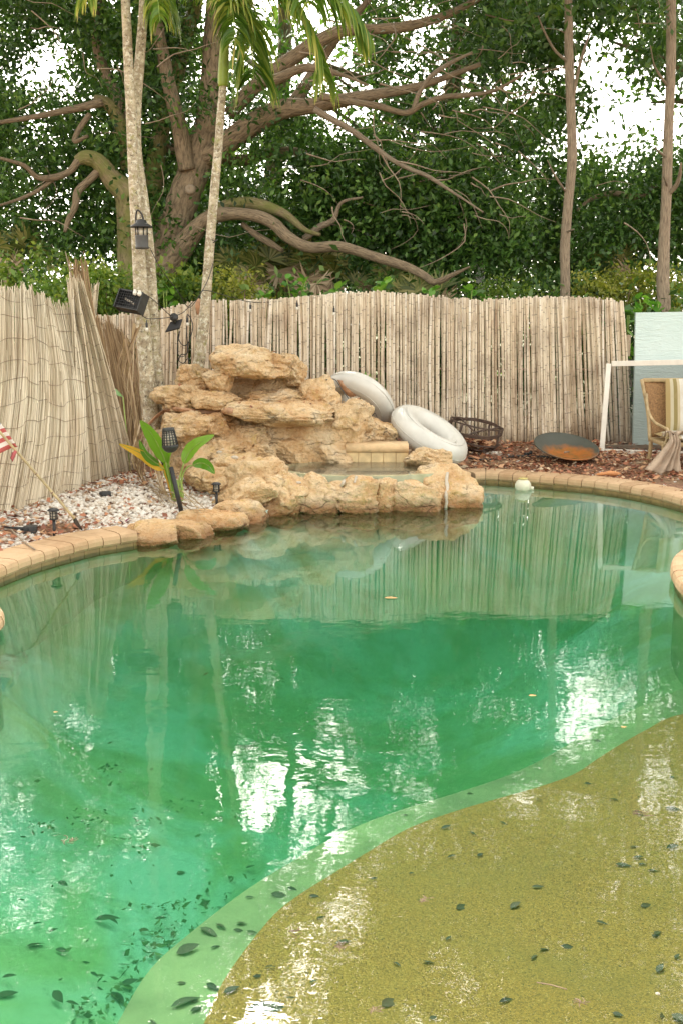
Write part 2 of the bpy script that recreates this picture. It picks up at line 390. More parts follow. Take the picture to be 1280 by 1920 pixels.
def m_bowl():
    m, nt, o = new('fire_bowl_steel'); p = pos(nt)
    c = mx(nt, noi(nt, p, 6, 5), (.05, .055, .042), (.09, .095, .075))
    ctr = P(1068, 846, 12.27); ds = nd(nt, 'VectorMath', {0: nd(nt, 'NewGeometry').outputs['Position'], 1: tuple(ctr)}, operation='DISTANCE').outputs['Value']
    ds = mth(nt, 'ADD', ds, mth(nt, 'MULTIPLY_ADD', noi(nt, p, 9, 6, .7), .22, -.11))
    rs = rmp(nt, noi(nt, p, 13, 6, .7), [(.3, (.10, .06, .02)), (.45, (.30, .12, .015)), (.6, (.42, .12, .012)), (.75, (.30, .19, .05))])
    c = mx(nt, rng01(nt, ds, .33, .24, 0, .95), c, rs)
    prin(nt, o, c, .55, bmp(nt, noi(nt, p, 60, 3), .3, .003), Metallic=.2); return m
def m_rust():
    m, nt, o = new('rust_crust'); p = pos(nt)
    c = rmp(nt, noi(nt, p, 11, 6, .7), [(.3, (.14, .09, .03)), (.45, (.42, .20, .03)), (.6, (.58, .20, .025)), (.75, (.45, .30, .08))])
    prin(nt, o, c, .5, bmp(nt, noi(nt, p, 40, 4), .5, .006)); return m
def m_screen():
    m, nt, o = new('insect_screen'); t = nd(nt, 'BsdfTransparent'); d = nd(nt, 'BsdfDiffuse', {'Color': (.06, .065, .06)})
    x = nd(nt, 'MixShader', {0: .38}); nt.links.new(t.outputs[0], x.inputs[1]); nt.links.new(d.outputs[0], x.inputs[2]); nt.links.new(x.outputs[0], o.inputs[0]); return m

MAT = dict(
    rock=m_rock(), cane=m_cane(), coping=m_coping(), plaster=m_plaster(), pebble=m_pebble(), ground=m_ground(), stone=m_stone(), litter=m_litter(),
    panel=m_panel(), flag=m_flag(), stripe=m_stripe(), bowl=m_bowl(), rust=m_rust(), screen=m_screen(),
    reed=m_reed('reed', (.26, .19, .11), (.64, .55, .39), (.78, .70, .54)),
    reed_brown=m_reed('brown_reed', (.16, .10, .045), (.34, .23, .12), (.46, .33, .19)),
    water=m_water('pool_water', (.20, .94, .53), .64, .03, .026, (.27, .97, .50), .24), spa_water=m_water('spa_water', (.75, .88, .65), .8, .012, .008, (.75, .88, .62), 2.2),
    bark=m_bark('oak_bark', (.08, .058, .036), (.30, .23, .145)), moss=m_bark('mossy_bark', (.10, .075, .04), (.30, .24, .13), .75),
    bark_light=m_bark('pale_bark', (.15, .115, .078), (.35, .28, .195)), palm=m_bark('palm_bark', (.28, .22, .14), (.46, .40, .28), 0, True),
    twig=simple('twig', (.26, .18, .12), .8), twig_pale=simple('pale_twig', (.30, .235, .165), .8),
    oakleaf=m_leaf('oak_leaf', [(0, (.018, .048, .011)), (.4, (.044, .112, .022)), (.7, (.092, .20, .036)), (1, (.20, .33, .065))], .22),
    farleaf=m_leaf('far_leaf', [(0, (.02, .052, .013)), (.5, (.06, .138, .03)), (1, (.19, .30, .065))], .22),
    bushleaf=m_leaf('bush_leaf', [(0, (.05, .11, .02)), (.5, (.13, .23, .035)), (1, (.30, .36, .06))], .35),
    yellowleaf=m_leaf('yellow_bush_leaf', [(0, (.08, .11, .02)), (.5, (.24, .28, .04)), (1, (.42, .40, .08))], .35),
    frond=m_leaf('palm_leaflet', [(0, (.055, .14, .018)), (.5, (.14, .25, .03)), (.8, (.34, .39, .07)), (1, (.64, .54, .20))], .3, .4),
    fan=m_leaf('fan_palm_leaf', [(0, (.06, .09, .02)), (.5, (.17, .20, .045)), (1, (.36, .32, .12))], .25),
    deadfrond=m_leaf('dead_frond', [(0, (.22, .14, .08)), (.5, (.42, .31, .19)), (1, (.60, .49, .33))], .1, .7),
    clusia=m_leaf('clusia_leaf', [(0, (.07, .20, .03)), (.5, (.14, .34, .05)), (1, (.26, .46, .08))], .3, .35, True),
    banana=m_leaf('banana_leaf', [(0, (.09, .24, .02)), (1, (.17, .34, .03))], .3, .35, True),
    yellowing=m_leaf('yellowing_leaf', [(0, (.55, .26, .03)), (1, (.62, .40, .05))], .3, .4, True),
    stem=simple('green_stem', (.24, .34, .07), .5), shaft=simple('crownshaft', (.25, .33, .04), .35, .3, 5),
    purple=simple('purple_leaf', (.16, .03, .07), .5), sunk=m_leaf('sunken_leaf', [(0, (.03, .025, .01)), (.5, (.05, .05, .014)), (1, (.08, .05, .015))], .0, .6, True),
    algae=m_leaf('algae_litter', [(0, (.07, .085, .025)), (1, (.20, .25, .08))], 0, .8),
    black=simple('black_metal', (.022, .022, .022), .45), blackp=simple('black_plastic', (.03, .032, .03), .5, .3, 20), darkgrey=simple('dark_grey_metal', (.07, .07, .065), .5),
    lens=simple('lamp_lens', (.55, .50, .40), .3), bulb=simple('bulb_glass', (.75, .72, .62), .15), brass=simple('rusted_iron', (.085, .055, .04), .6, .4, 18, .4),
    white=simple('white_paint', (.78, .74, .64), .5, .08), vinyl=simple('white_vinyl', (.64, .63, .57), .30, .10, 4, .25, .006), cream=simple('cream_paint', (.74, .68, .52), .5, .1),
    wtile=simple('waterline_tile', (.26, .175, .07), .35, .35, 9, .1),
    tile=simple('tan_tile', (.66, .50, .26), .3, .2, 9, .1), grout=simple('mortar', (.17, .11, .06), .9, .3, 30, .5), spill=simple('spillway_stone', (.62, .44, .24), .75, .2, 12, .4),
    mineral=simple('mineral_crust', (.62, .55, .44), .8, .1, 40, .8, .01), cloth=simple('faded_cloth', (.42, .32, .23), .9, .3, 7, .3), rattan=simple('rattan', (.32, .18, .075), .7, .4, 60, .6),
    chair=simple('chair_frame', (.42, .31, .16), .5, .25, 14), bamboo=simple('bamboo_pole', (.46, .36, .20), .5, .3, 14), orange=simple('orange_leaf', (.62, .28, .11), .7, .3),
    buoy=simple('buoy_plastic', (.70, .68, .52), .35, .05), buoyy=simple('yellow_plastic', (.55, .46, .16), .35, .1), wall=simple('white_stucco', (.74, .73, .69), .8, .06),
    sheath=simple('palm_sheath', (.44, .25, .14), .6, .35, 16, .4), wood=simple('old_timber', (.30, .22, .15), .8, .4, 10, .4))

# ------------------------------------------------------------------ pool outline
OUT = np.array([(-2.31, 7.13), (-2.2, 7.51), (-2.05, 7.82), (-1.88, 8.1), (-1.67, 8.3), (-1.26, 8.72), (-.9, 9.3), (-.4, 9.95), (.3, 10.12), (.9, 10.5), (1.2, 11.3),
    (1.49, 11.69), (1.85, 11.57), (2.26, 11.34), (2.65, 11.05), (2.97, 10.61), (3.2, 10.0), (3.28, 9.3), (3.1, 8.6), (2.75, 8.05), (2.45, 7.6), (2.31, 7.3), (2.22, 6.95), (2.18, 6.6),
    (2.2, 6.15), (2.5, 5.5), (3.0, 4.9), (3.4, 3.9), (3.4, 2.8), (2.8, 1.6), (1.6, 1.0), (0, .85), (-1.6, 1.0), (-2.8, 1.6), (-3.3, 2.8), (-3.1, 4.0), (-2.45, 4.95), (-2.05, 5.4), (-1.93, 5.8), (-2.04, 6.15), (-2.26, 6.45), (-2.36, 6.8)])
def closed(p, n):
    q = np.vstack([p[-2:], p, p[:2]]); m = len(p); t = np.linspace(0, m, n, endpoint=False); i = t.astype(int); u = (t - i)[:, None]
    a, b, c, d = q[i + 1], q[i + 2], q[(i + 3) % len(q)], q[np.minimum(i + 4, len(q) - 1)]
    return .5 * (2 * b + (c - a) * u + (2 * a - 5 * b + 4 * c - d) * u * u + (3 * b - a - 3 * c + d) * u ** 3)
POOL = closed(OUT, 840)
NXT = np.roll(POOL, -1, 0); PRV = np.roll(POOL, 1, 0)
TAN = NXT - PRV; TAN /= np.linalg.norm(TAN, axis=1)[:, None]
NRM = np.stack([-TAN[:, 1], TAN[:, 0]], 1)       # outline runs clockwise: left-hand side is outside
ARC = np.concatenate([[0], np.cumsum(np.linalg.norm(np.diff(np.vstack([POOL, POOL[:1]]), axis=0), axis=1))])
def inside(q, poly=POOL):
    q = np.asarray(q, float); x, y = q[:, 0], q[:, 1]; r = np.zeros(len(q), bool); n = np.roll(poly, -1, 0)
    for (ax, ay), (bx, by) in zip(poly, n):
        if ay != by: r ^= ((ay > y) != (by > y)) & (x < (bx - ax) * (y - ay) / (by - ay) + ax)
    return r
def pdist(q):
    q = np.asarray(q, float); d = np.full(len(q), 1e9)
    for p in POOL[::4]: d = np.minimum(d, (q[:, 0] - p[0]) ** 2 + (q[:, 1] - p[1]) ** 2)
    return np.sqrt(d)
def gz(q):
    q = np.asarray(q, float).reshape(-1, 2); d = pdist(q)
    z = .085 + .10 * sst(.25, 1.6, d) * sst(5, 8, q[:, 1]) + .05 * sst(12.4, 13.4, q[:, 1])
    p = np.column_stack([q, np.zeros(len(q))])
    return z + .05 * (fbm(p * 1.7, 3, 3) - .5) * sst(.3, .9, d)
def gz1(x, y): return float(gz([(x, y)])[0])
def tri_fill(outer, holes=(), extra=None, keep=None):
    pts = [Vector(p) for p in outer]; ed = [(i, (i + 1) % len(outer)) for i in range(len(outer))]
    for h in holes:
        k = len(pts); pts += [Vector(p) for p in h]; ed += [(k + i, k + (i + 1) % len(h)) for i in range(len(h))]
    if extra is not None: pts += [Vector(p) for p in extra]
    v, e, f, *_ = delaunay_2d_cdt(pts, ed, [], 0, 1e-4)
    v = np.array([(a.x, a.y) for a in v]); f = np.array([q for q in f if len(q) == 3])
    c = v[f].mean(1); k = inside(c, np.array(outer))
    for h in holes: k &= ~inside(c, np.array(h))
    f = f[k]
    a, b, d = v[f[:, 0]], v[f[:, 1]], v[f[:, 2]]
    cr_ = (b[:, 0] - a[:, 0]) * (d[:, 1] - a[:, 1]) - (b[:, 1] - a[:, 1]) * (d[:, 0] - a[:, 0])
    f[cr_ < 0] = f[cr_ < 0][:, ::-1]
    return v, f
# ground: one sheet with the pool cut out
hole = POOL[::3] + NRM[::3] * .02
ex = [(x, y) for x in np.arange(-9, 9.01, .3) for y in np.arange(-2, 20.1, .3)]
ex = np.array(ex); ex = ex[~inside(ex) & (pdist(ex) > .08)]
far = np.array([(x, y) for x in np.arange(-240, 241, 30) for y in np.arange(-90, 300, 30) if not (-10 < x < 10 and -3 < y < 21)])
v, f = tri_fill([(-250, -100), (250, -100), (250, 320), (-250, 320)], [[tuple(p) for p in hole]], [tuple(p) for p in np.vstack([ex, far])])
tag(obj('ground', np.column_stack([v, gz(v)]), f, MAT['ground'], origin=(0, 0, 0)), 'bed of brown soil and leaf litter round the pool', kind='structure')
# pool shell
basin = empty('pool_basin', (0, 5, -1.6), 'pale plaster pool shell with a pebbled ledge and step', kind='structure')
n = len(POOL)
W2 = np.vstack([np.column_stack([POOL, np.full(n, z)]) for z in (.055, -.3, -1.0, -1.9)])
obj('pool_wall', W2, np.array([(k * n + i, k * n + (i + 1) % n, (k + 1) * n + (i + 1) % n, (k + 1) * n + i) for k in range(3) for i in range(n)]), MAT['plaster'], basin)
def floor_za(q):
    q = np.asarray(q, float).reshape(-1, 2); d = np.where(inside(q), pdist(q), 0)
    return -.55 - .40 * sst(.0, .6, d) - .42 * sst(.5, 2.2, d) + .42 * sst(.3, -1.2, q[:, 0]) * sst(5.2, 3.0, q[:, 1]) + .45 * sst(7.4, 9.0, q[:, 1]) * sst(1.5, .5, d) + .05 * (fbm(np.column_stack([q * .8, 0 * q[:, 0]]), 6, 2) - .5)
FGX, FGY = np.arange(-4.5, 4.51, .1), np.arange(0, 12.51, .1)
FG = floor_za(np.stack(np.meshgrid(FGX, FGY, indexing='ij'), 2).reshape(-1, 2)).reshape(len(FGX), len(FGY))
def floor_z(x, y): return float(FG[int(np.clip((x + 4.5) / .1 + .5, 0, len(FGX) - 1)), int(np.clip(y / .1 + .5, 0, len(FGY) - 1))])
gx = np.array([(x, y) for x in np.arange(-4, 4.1, .16) for y in np.arange(.4, 12.2, .16)])
v, f = tri_fill([(-4.2, .2), (4.2, .2), (4.2, 12.4), (-4.2, 12.4)], (), [tuple(p) for p in gx])
obj('pool_floor', np.column_stack([v, floor_za(v)]), f, MAT['plaster'], basin)
def slab(name, px, z, zb, mat, tail):
    c = cr([G(x, y, z)[:2] for x, y in px], 60); edge = np.vstack([c, np.array(tail)])
    v, f = tri_fill([tuple(p) for p in edge], (), None)
    m = len(edge); V = np.vstack([np.column_stack([v, np.full(len(v), z)]), np.column_stack([edge, np.full(m, z)]), np.column_stack([edge, np.full(m, zb)])])
    k = len(v); F = [tuple(int(i) for i in q) for q in f] + [(k + i, k + (i + 1) % m, k + m + (i + 1) % m, k + m + i) for i in range(m)]
    return obj(name, V, F, mat, basin, smooth=False)
SHZ, STZ = -.25, -.5
slab('pebbled_ledge', [(250, 2200), (300, 2080), (382, 1920), (425, 1830), (500, 1730), (550, 1685), (640, 1628), (685, 1600), (765, 1553), (855, 1520), (940, 1495), (1020, 1472), (1080, 1449), (1120, 1422), (1165, 1394), (1215, 1366), (1280, 1338), (1500, 1300)], SHZ, -1.7, MAT['pebble'], [(3.8, 5.0), (3.8, .4), (-.4, .4)])
STEPM = simple('algae_step', (.32, .37, .19), .8, .3, 3, .1)
slab('step', [(60, 2250), (130, 2090), (220, 1920), (280, 1820), (350, 1755), (460, 1670), (550, 1614), (640, 1562), (740, 1522), (860, 1485), (960, 1450), (1040, 1410), (1120, 1362), (1205, 1322), (1300, 1285), (1500, 1240)], STZ, -1.7, STEPM, [(3.9, 5.4), (3.9, .3), (-.9, .3)])
# water body, closed
wo_ = POOL[::2] + NRM[::2] * .012
v, f = tri_fill([tuple(p) for p in wo_])
m = len(wo_); k = len(v)
V = np.vstack([np.column_stack([v, np.zeros(k)]), np.column_stack([v, np.full(k, -2.1)])])
idx = [int(np.argmin(((v - p) ** 2).sum(1))) for p in wo_]
F = [tuple(int(i) for i in q) for q in f] + [tuple(int(i) + k for i in q[::-1]) for q in f]
F += [(idx[i], idx[(i + 1) % m], idx[(i + 1) % m] + k, idx[i] + k) for i in range(m)]
bmw = bmesh.new(); bv = [bmw.verts.new(q) for q in V]
for q in F:
    try: bmw.faces.new([bv[i] for i in q])
    except ValueError: pass
bmesh.ops.recalc_face_normals(bmw, faces=bmw.faces)
me = bpy.data.meshes.new('pool_water'); bmw.to_mesh(me); bmw.free(); me.materials.append(MAT['water'])
po = bpy.data.objects.new('pool_water', me); COL.objects.link(po); tag(po, 'still green water filling the pool', kind='structure')

# coping bricks and waterline tiles
coping = empty('pool_coping', (0, 9, .05), 'tan bullnose brick coping round the pool', kind='structure')
def at_arc(s):
    s = s % ARC[-1]; i = min(int(np.searchsorted(ARC, s, 'right')) - 1, n - 1); u = (s - ARC[i]) / (ARC[i + 1] - ARC[i]); j = (i + 1) % n
    p = POOL[i] * (1 - u) + POOL[j] * u; q = NRM[i] * (1 - u) + NRM[j] * u; return p, q / np.linalg.norm(q)
PROF = [(.0, .026), (-.022, .032), (-.036, .05), (-.036, .082), (-.026, .106), (-.004, .117), (.05, .121), (.27, .121), (.285, .115), (.29, .03)]
def strip(s0, s1, prof, k=3, jz=0, jr=0):
    V = []
    for s in np.linspace(s0, s1, k):
        p, q = at_arc(s)
        V += [(p[0] + q[0] * (r + jr), p[1] + q[1] * (r + jr), z + jz) for r, z in prof]
    m = len(prof)
    F = [(i * m + j, (i + 1) * m + j, (i + 1) * m + (j + 1) % m, i * m + (j + 1) % m) for i in range(k - 1) for j in range(m)]
    F += [tuple(range(m)), tuple((k - 1) * m + j for j in range(m - 1, -1, -1))]
    return V, F
def arc_of(x, y): return ARC[int(np.argmin((POOL[:, 0] - x) ** 2 + (POOL[:, 1] - y) ** 2))]
sR, sL = arc_of(1.42, 11.66), arc_of(-1.62, 8.34) + ARC[-1]
nb = int((sL - sR) / .155); bw = (sL - sR) / nb
for i in range(nb):
    a = sR + i * bw
    V, F = strip(a + .004, a + bw - .004, PROF, 3, random.uniform(-.002, .0025), random.uniform(-.003, .003))
    obj('brick', V, F, MAT['coping'], coping, smooth=False)
V, F = strip(sR, sL, [(.004, .03), (-.018, .04), (-.03, .07), (-.018, .104), (.02, .113), (.28, .113), (.284, .046)], nb * 2)
obj('mortar', V, F, MAT['grout'], coping)
tp = [(-.001, -.035), (-.001, .034), (-.008, .034), (-.008, -.035)]
for a0, a1 in ((sR, arc_of(3.28, 9.0)), (arc_of(2.6, 7.85), arc_of(2.19, 6.0)), (arc_of(-2.05, 5.3), sL)):
    if a1 < a0: a1 += ARC[-1]
    a = a0
    while a < a1:
        V, F = strip(a + .002, a + .15, tp, 2); obj('tile', V, F, MAT['wtile'], coping, smooth=False); a += .152

# ------------------------------------------------------------------ bamboo fence, one cane after another
TOP = np.array([(150, 596), (180, 592), (230, 588), (300, 581), (345, 569), (372, 564), (425, 562), (432, 563), (520, 560), (580, 555), (640, 548), (700, 546), (760, 550), (830, 556), (895, 562), (960, 559), (1030, 555), (1100, 557), (1165, 563)])
def fence_Y(x): return float(np.interp(x, [150, 430, 800, 1180], [12.95, 13.45, 13.6, 13.35]))
def make_fence(x0, x1, step, label, lean):
    Yc = fence_Y((x0 + x1) / 2); b = P((x0 + x1) / 2, 820, Yc)
    fe = empty('bamboo_fence', (b.x, Yc, gz1(b.x, Yc)), label, 'fence', 'bamboo fence panels'); xs = []; x = x0; k = 0
    while x < x1:
        Y = fence_Y(x) + rng.normal(0, .012); yt = np.interp(x, TOP[:, 0], TOP[:, 1]) + rng.normal(0, 1.6)
        t = P(x, yt, Y); bx = P(x + lean(x), 820, Y); zb = gz1(bx.x, Y) - .02
        p0 = np.array([bx.x + rng.normal(0, .008), Y, zb]); p1 = np.array(t)
        r = rng.uniform(.0125, .0185)
        nodes = []; z = rng.uniform(.05, .25)
        q = [0.0]; rr = [r]
        while z < .98:
            q += [z - .006, z, z + .006]; rr += [r, r * 1.16, r * .98]; z += rng.uniform(.11, .17)
        q += [1.0]; rr += [r * .85]
        q = np.array(q)[:, None]; bow = np.sin(q * np.pi) * rng.normal(0, .012)
        MB().tube(p0 + (p1 - p0) * q + np.hstack([bow, bow * .5, bow * 0]), rr, 6).build('cane', MAT['cane'], fe)
        x += step * rng.uniform(.82, 1.2); k += 1
    for h in (.35, .95, 1.55):
        pts = [(P(xx, 700, fence_Y(xx)).x, fence_Y(xx) + .045, .2 + h) for xx in np.linspace(x0 + 4, x1 - 6, 24)]
        MB().tube(pts, .014, 6).build('rail', MAT['wood'], fe)
    return fe
make_fence(433, 1166, 3.55, 'long pale bamboo cane fence standing behind the waterfall and fire bowl', lambda x: 14 * max(0, (x - 900) / 265))
make_fence(160, 426, 3.7, 'shorter bamboo cane fence behind the two palms, beside the reed screen', lambda x: -4)
# ------------------------------------------------------------------ reed screens (finer sticks tied with wire)
def reed_sheet(name, label, bot, top, nre, mat, bulge, rad=.006, rows=9, jit=.03, group='reed screens', lay=2):
    """bot/top: 3-D curves sampled along the screen"""
    b = cr(bot, 80); t = cr(top, 80); c = (b[0] + b[-1]) / 2
    o = empty(name, tuple(c), label, 'screen', group)
    nseg = 7; V = []; F = []; T = []
    def S(u, s, off=0.0):
        i = u * 79; k = np.minimum(i.astype(int), 78); fr = (i - k)[:, None]
        B = b[k] * (1 - fr) + b[k + 1] * fr; Tp = t[k] * (1 - fr) + t[k + 1] * fr
        p = B + (Tp - B) * s[:, None]
        nrm = np.array(bulge) / np.linalg.norm(bulge)
        am = np.linalg.norm(bulge) * np.sin(np.pi * np.clip(s, 0, 1)) + .05 * np.sin(u * 17 + 1.5 * s) * s + .03 * np.sin(u * 41)
        return p + nrm * (am + off)[:, None]
    for lyr in range(lay):
        us = (np.arange(nre) + rng.uniform(-.5, .5, nre)) / nre; us = np.clip(us, 0, 1)
        du = rng.normal(0, .006, nre); top_s = 1 + rng.normal(0, jit * .5, nre) - np.abs(rng.normal(0, .006, nre)); bot_s = rng.normal(0, .012, nre)
        off = -lyr * .012 + rng.uniform(-.005, .005, nre); r0 = rad * rng.uniform(.6, 1.25, nre); tn = rng.uniform(0, 1, nre) * .8 + .2 * (rng.uniform(0, 1, nre) < .5)
        for k in range(nseg):
            s = bot_s + (top_s - bot_s) * k / (nseg - 1)
            p = S(np.clip(us + du * (k / 6 - .5), 0, 1), s, off) + rng.normal(0, .0022, (nre, 3))
            rr = r0 * (1 - .35 * k / 6)
            for a in (0, 2.1, 4.2):
                V.append(p + np.stack([np.cos(a) * rr, np.sin(a) * rr, 0 * rr], 1)); T.append(tn)
    V = np.array(V).transpose(1, 0, 2); ns = lay * nseg * 3
    base = np.arange(nre) * ns; Fq = []
    for lyr in range(lay):
        for k in range(nseg - 1):
            for j in range(3):
                a0 = lyr * nseg * 3 + k * 3 + j; a1 = lyr * nseg * 3 + k * 3 + (j + 1) % 3
                Fq.append(np.stack([base + a0, base + a1, base + a1 + 3, base + a0 + 3], 1))
    T = np.array(T).T.ravel()
    r = obj('reeds', V.reshape(-1, 3), np.vstack(Fq), mat, o, tint=T); r['kind'] = 'stuff'
    for k in range(rows):
        u = np.linspace(0, 1, 60); s = (k + .55) / rows + .012 * np.sin(u * 23 + k) + .01 * np.sin(u * 9 + 2 * k)
        MB().tube(S(u, s, rad * 1.4), .0022, 4).build('binding_wire', MAT['wood'], o)
    return o
gl = lambda x, y, dz=0.0: (x, y, gz1(x, y) - .03 + dz)
def gpt(px, py):
    p = G(px, py, .18); return np.array([p.x, p.y, gz1(p.x, p.y) - .03])
bot = [gpt(-190, 985), gpt(0, 962), gpt(60, 948), gpt(150, 918)]
top = [np.array(P(-150, 520, 8.2)), np.array(P(0, 541, 9.0)), np.array(P(40, 541, 9.35)), np.array(P(75, 553, 9.7)), np.array(P(85, 566, 9.9)), np.array(P(146, 578, 10.35))]
reed_sheet('reed_screen', 'wide sagging reed screen behind the white gravel bed', bot, top, 560, MAT['reed'], (.10, -.06, 0), .0055, 11)
bot = [gpt(136, 922), gpt(205, 897), gpt(256, 878)]; top = [np.array(P(130, 541, 10.22)), np.array(P(143, 533, 10.25)), np.array(P(159, 536, 10.3))]
reed_sheet('reed_screen', 'narrow reed strip slumping diagonally off the end of the wide reed screen', bot, top, 190, MAT['reed'], (.03, -.04, 0), .0052, 12, .05)
bot = [gpt(150, 905), gpt(190, 895), gpt(225, 885)]; top = [np.array(P(133, 502, 10.5)), np.array(P(150, 497, 10.55)), np.array(P(163, 500, 10.6))]
reed_sheet('reed_screen', 'tall reed roll poking up above the slumped strip', bot, top, 55, MAT['reed_brown'], (.0, -.01, 0), .006, 4, .05)
bot = [np.array(gl(-2.75, 11.6)), np.array(gl(-2.35, 11.9)), np.array(gl(-2.1, 12.3))]; top = [np.array(P(172, 600, 11.7)), np.array(P(205, 606, 11.95)), np.array(P(245, 640, 12.3))]
reed_sheet('reed_screen', 'brown reed mat sagging behind the double palm trunk', bot, top, 150, MAT['reed_brown'], (.05, .1, -.1), .006, 8, .04)
bot = [np.array(P(172, 600, 11.4)), np.array(P(180, 600, 11.4))]; top = [np.array(P(176, 535, 11.4)), np.array(P(186, 528, 11.4))]
reed_sheet('reed_screen', 'short splayed reed end beside the tall reed roll', bot, top, 14, MAT['reed'], (0, -.005, 0), .006, 2, .05, lay=1)
sp = MB().tube(cr([P(163, 620, 10.4), P(135, 520, 10.4), P(123, 471, 10.4)], 8), [.006] * 7 + [.003], 5).build('loose_cane', MAT['twig_pale'])
tag(sp, 'single grey cane sticking up above the tall reed roll', 'cane')

# ------------------------------------------------------------------ rock waterfall and spa
wf = empty('rock_waterfall', (-.2, 11.2, .1), 'tan stacked boulder waterfall with a small raised spa', 'waterfall')
ALLV = []; ALLF = []; nv = 0
ICO = {}
def ico(sub):
    if sub not in ICO:
        bm = bmesh.new(); bmesh.ops.create_icosphere(bm, subdivisions=sub, radius=1); bm.verts.index_update()
        ICO[sub] = (np.array([v.co for v in bm.verts]), np.array([[v.index for v in q.verts] for q in bm.faces])); bm.free()
    return ICO[sub]
def rock_mesh(c, size, seed, box=.5, rough=1.0, strata=0.0, tilt=0.0, yaw=0.0, sub=5, facets=14, name='rock', mat='rock'):
    global nv
    u, F = ico(sub); r = np.random.default_rng(seed)
    m = np.abs(u).max(1)[:, None]; v = u * ((1 - box) + box / m * .92)
    for _ in range(facets):
        d = r.normal(size=3); d /= np.linalg.norm(d); hh = r.uniform(.66, .9); k = v @ d - hh
        v = v - np.clip(k, 0, None)[:, None] * d * .95
    o3 = r.uniform(0, 50, 3); rough = rough * 1.3
    s = np.array(size)
    gm = float(np.cbrt(np.prod(s)))
    q = v * s / gm
    d = .34 * rough * (fbm(q * 1.3 + o3, seed, 4) - .5) + .13 * rough * (ridge(q * 2.6 + o3, seed + 5, 3) - .6) + .07 * rough * (fbm(q * 7 + o3, seed + 9, 3) - .5)
    w1, w2, cid = worley(q * np.array([1.5, 1.5, 2.6]) + o3 + .5 * (fbm(q * 2 + o3, seed + 1, 2) - .5)[:, None], seed)
    d = d + rough * (.12 * (cid - .5) - .06 * sst(.16, .0, w2 - w1))
    strata = max(strata, .07)
    if strata:
        zz = v[:, 2] * 4.5 + 1.2 * fbm(q * 1.5 + o3, seed + 3, 2); fr = zz - np.floor(zz)
        d = d + strata * (np.where(fr < .75, fr * .5, (1 - fr) * 1.5) - .25) * (1 - np.abs(u[:, 2]))
    v = v + u * d[:, None]
    v = v * s
    M = np.array(Matrix.Rotation(yaw, 3, 'Z') @ Matrix.Rotation(tilt, 3, 'Y'))
    V = v @ M.T + np.array(c)
    V = V + (.042 * (ridge(V * 4.2, 77, 4) - .62) + .03 * (fbm(V * 11, seed + 2, 4) - .5))[:, None] * u * (.35 + .65 * rough)
    ALLV.append(V); ALLF.append(F + nv); nv += len(V)
    return obj(name, V, F, MAT[mat], wf)
def rock(x0, x1, y0, y1, Y, dy, seed, **k):
    c = P((x0 + x1) / 2, (y0 + y1) / 2, Y); g = pxm(Y) * 1.06
    return rock_mesh(c, ((x1 - x0) / 2 * g, dy / 2, (y1 - y0) / 2 * g), seed, **k)
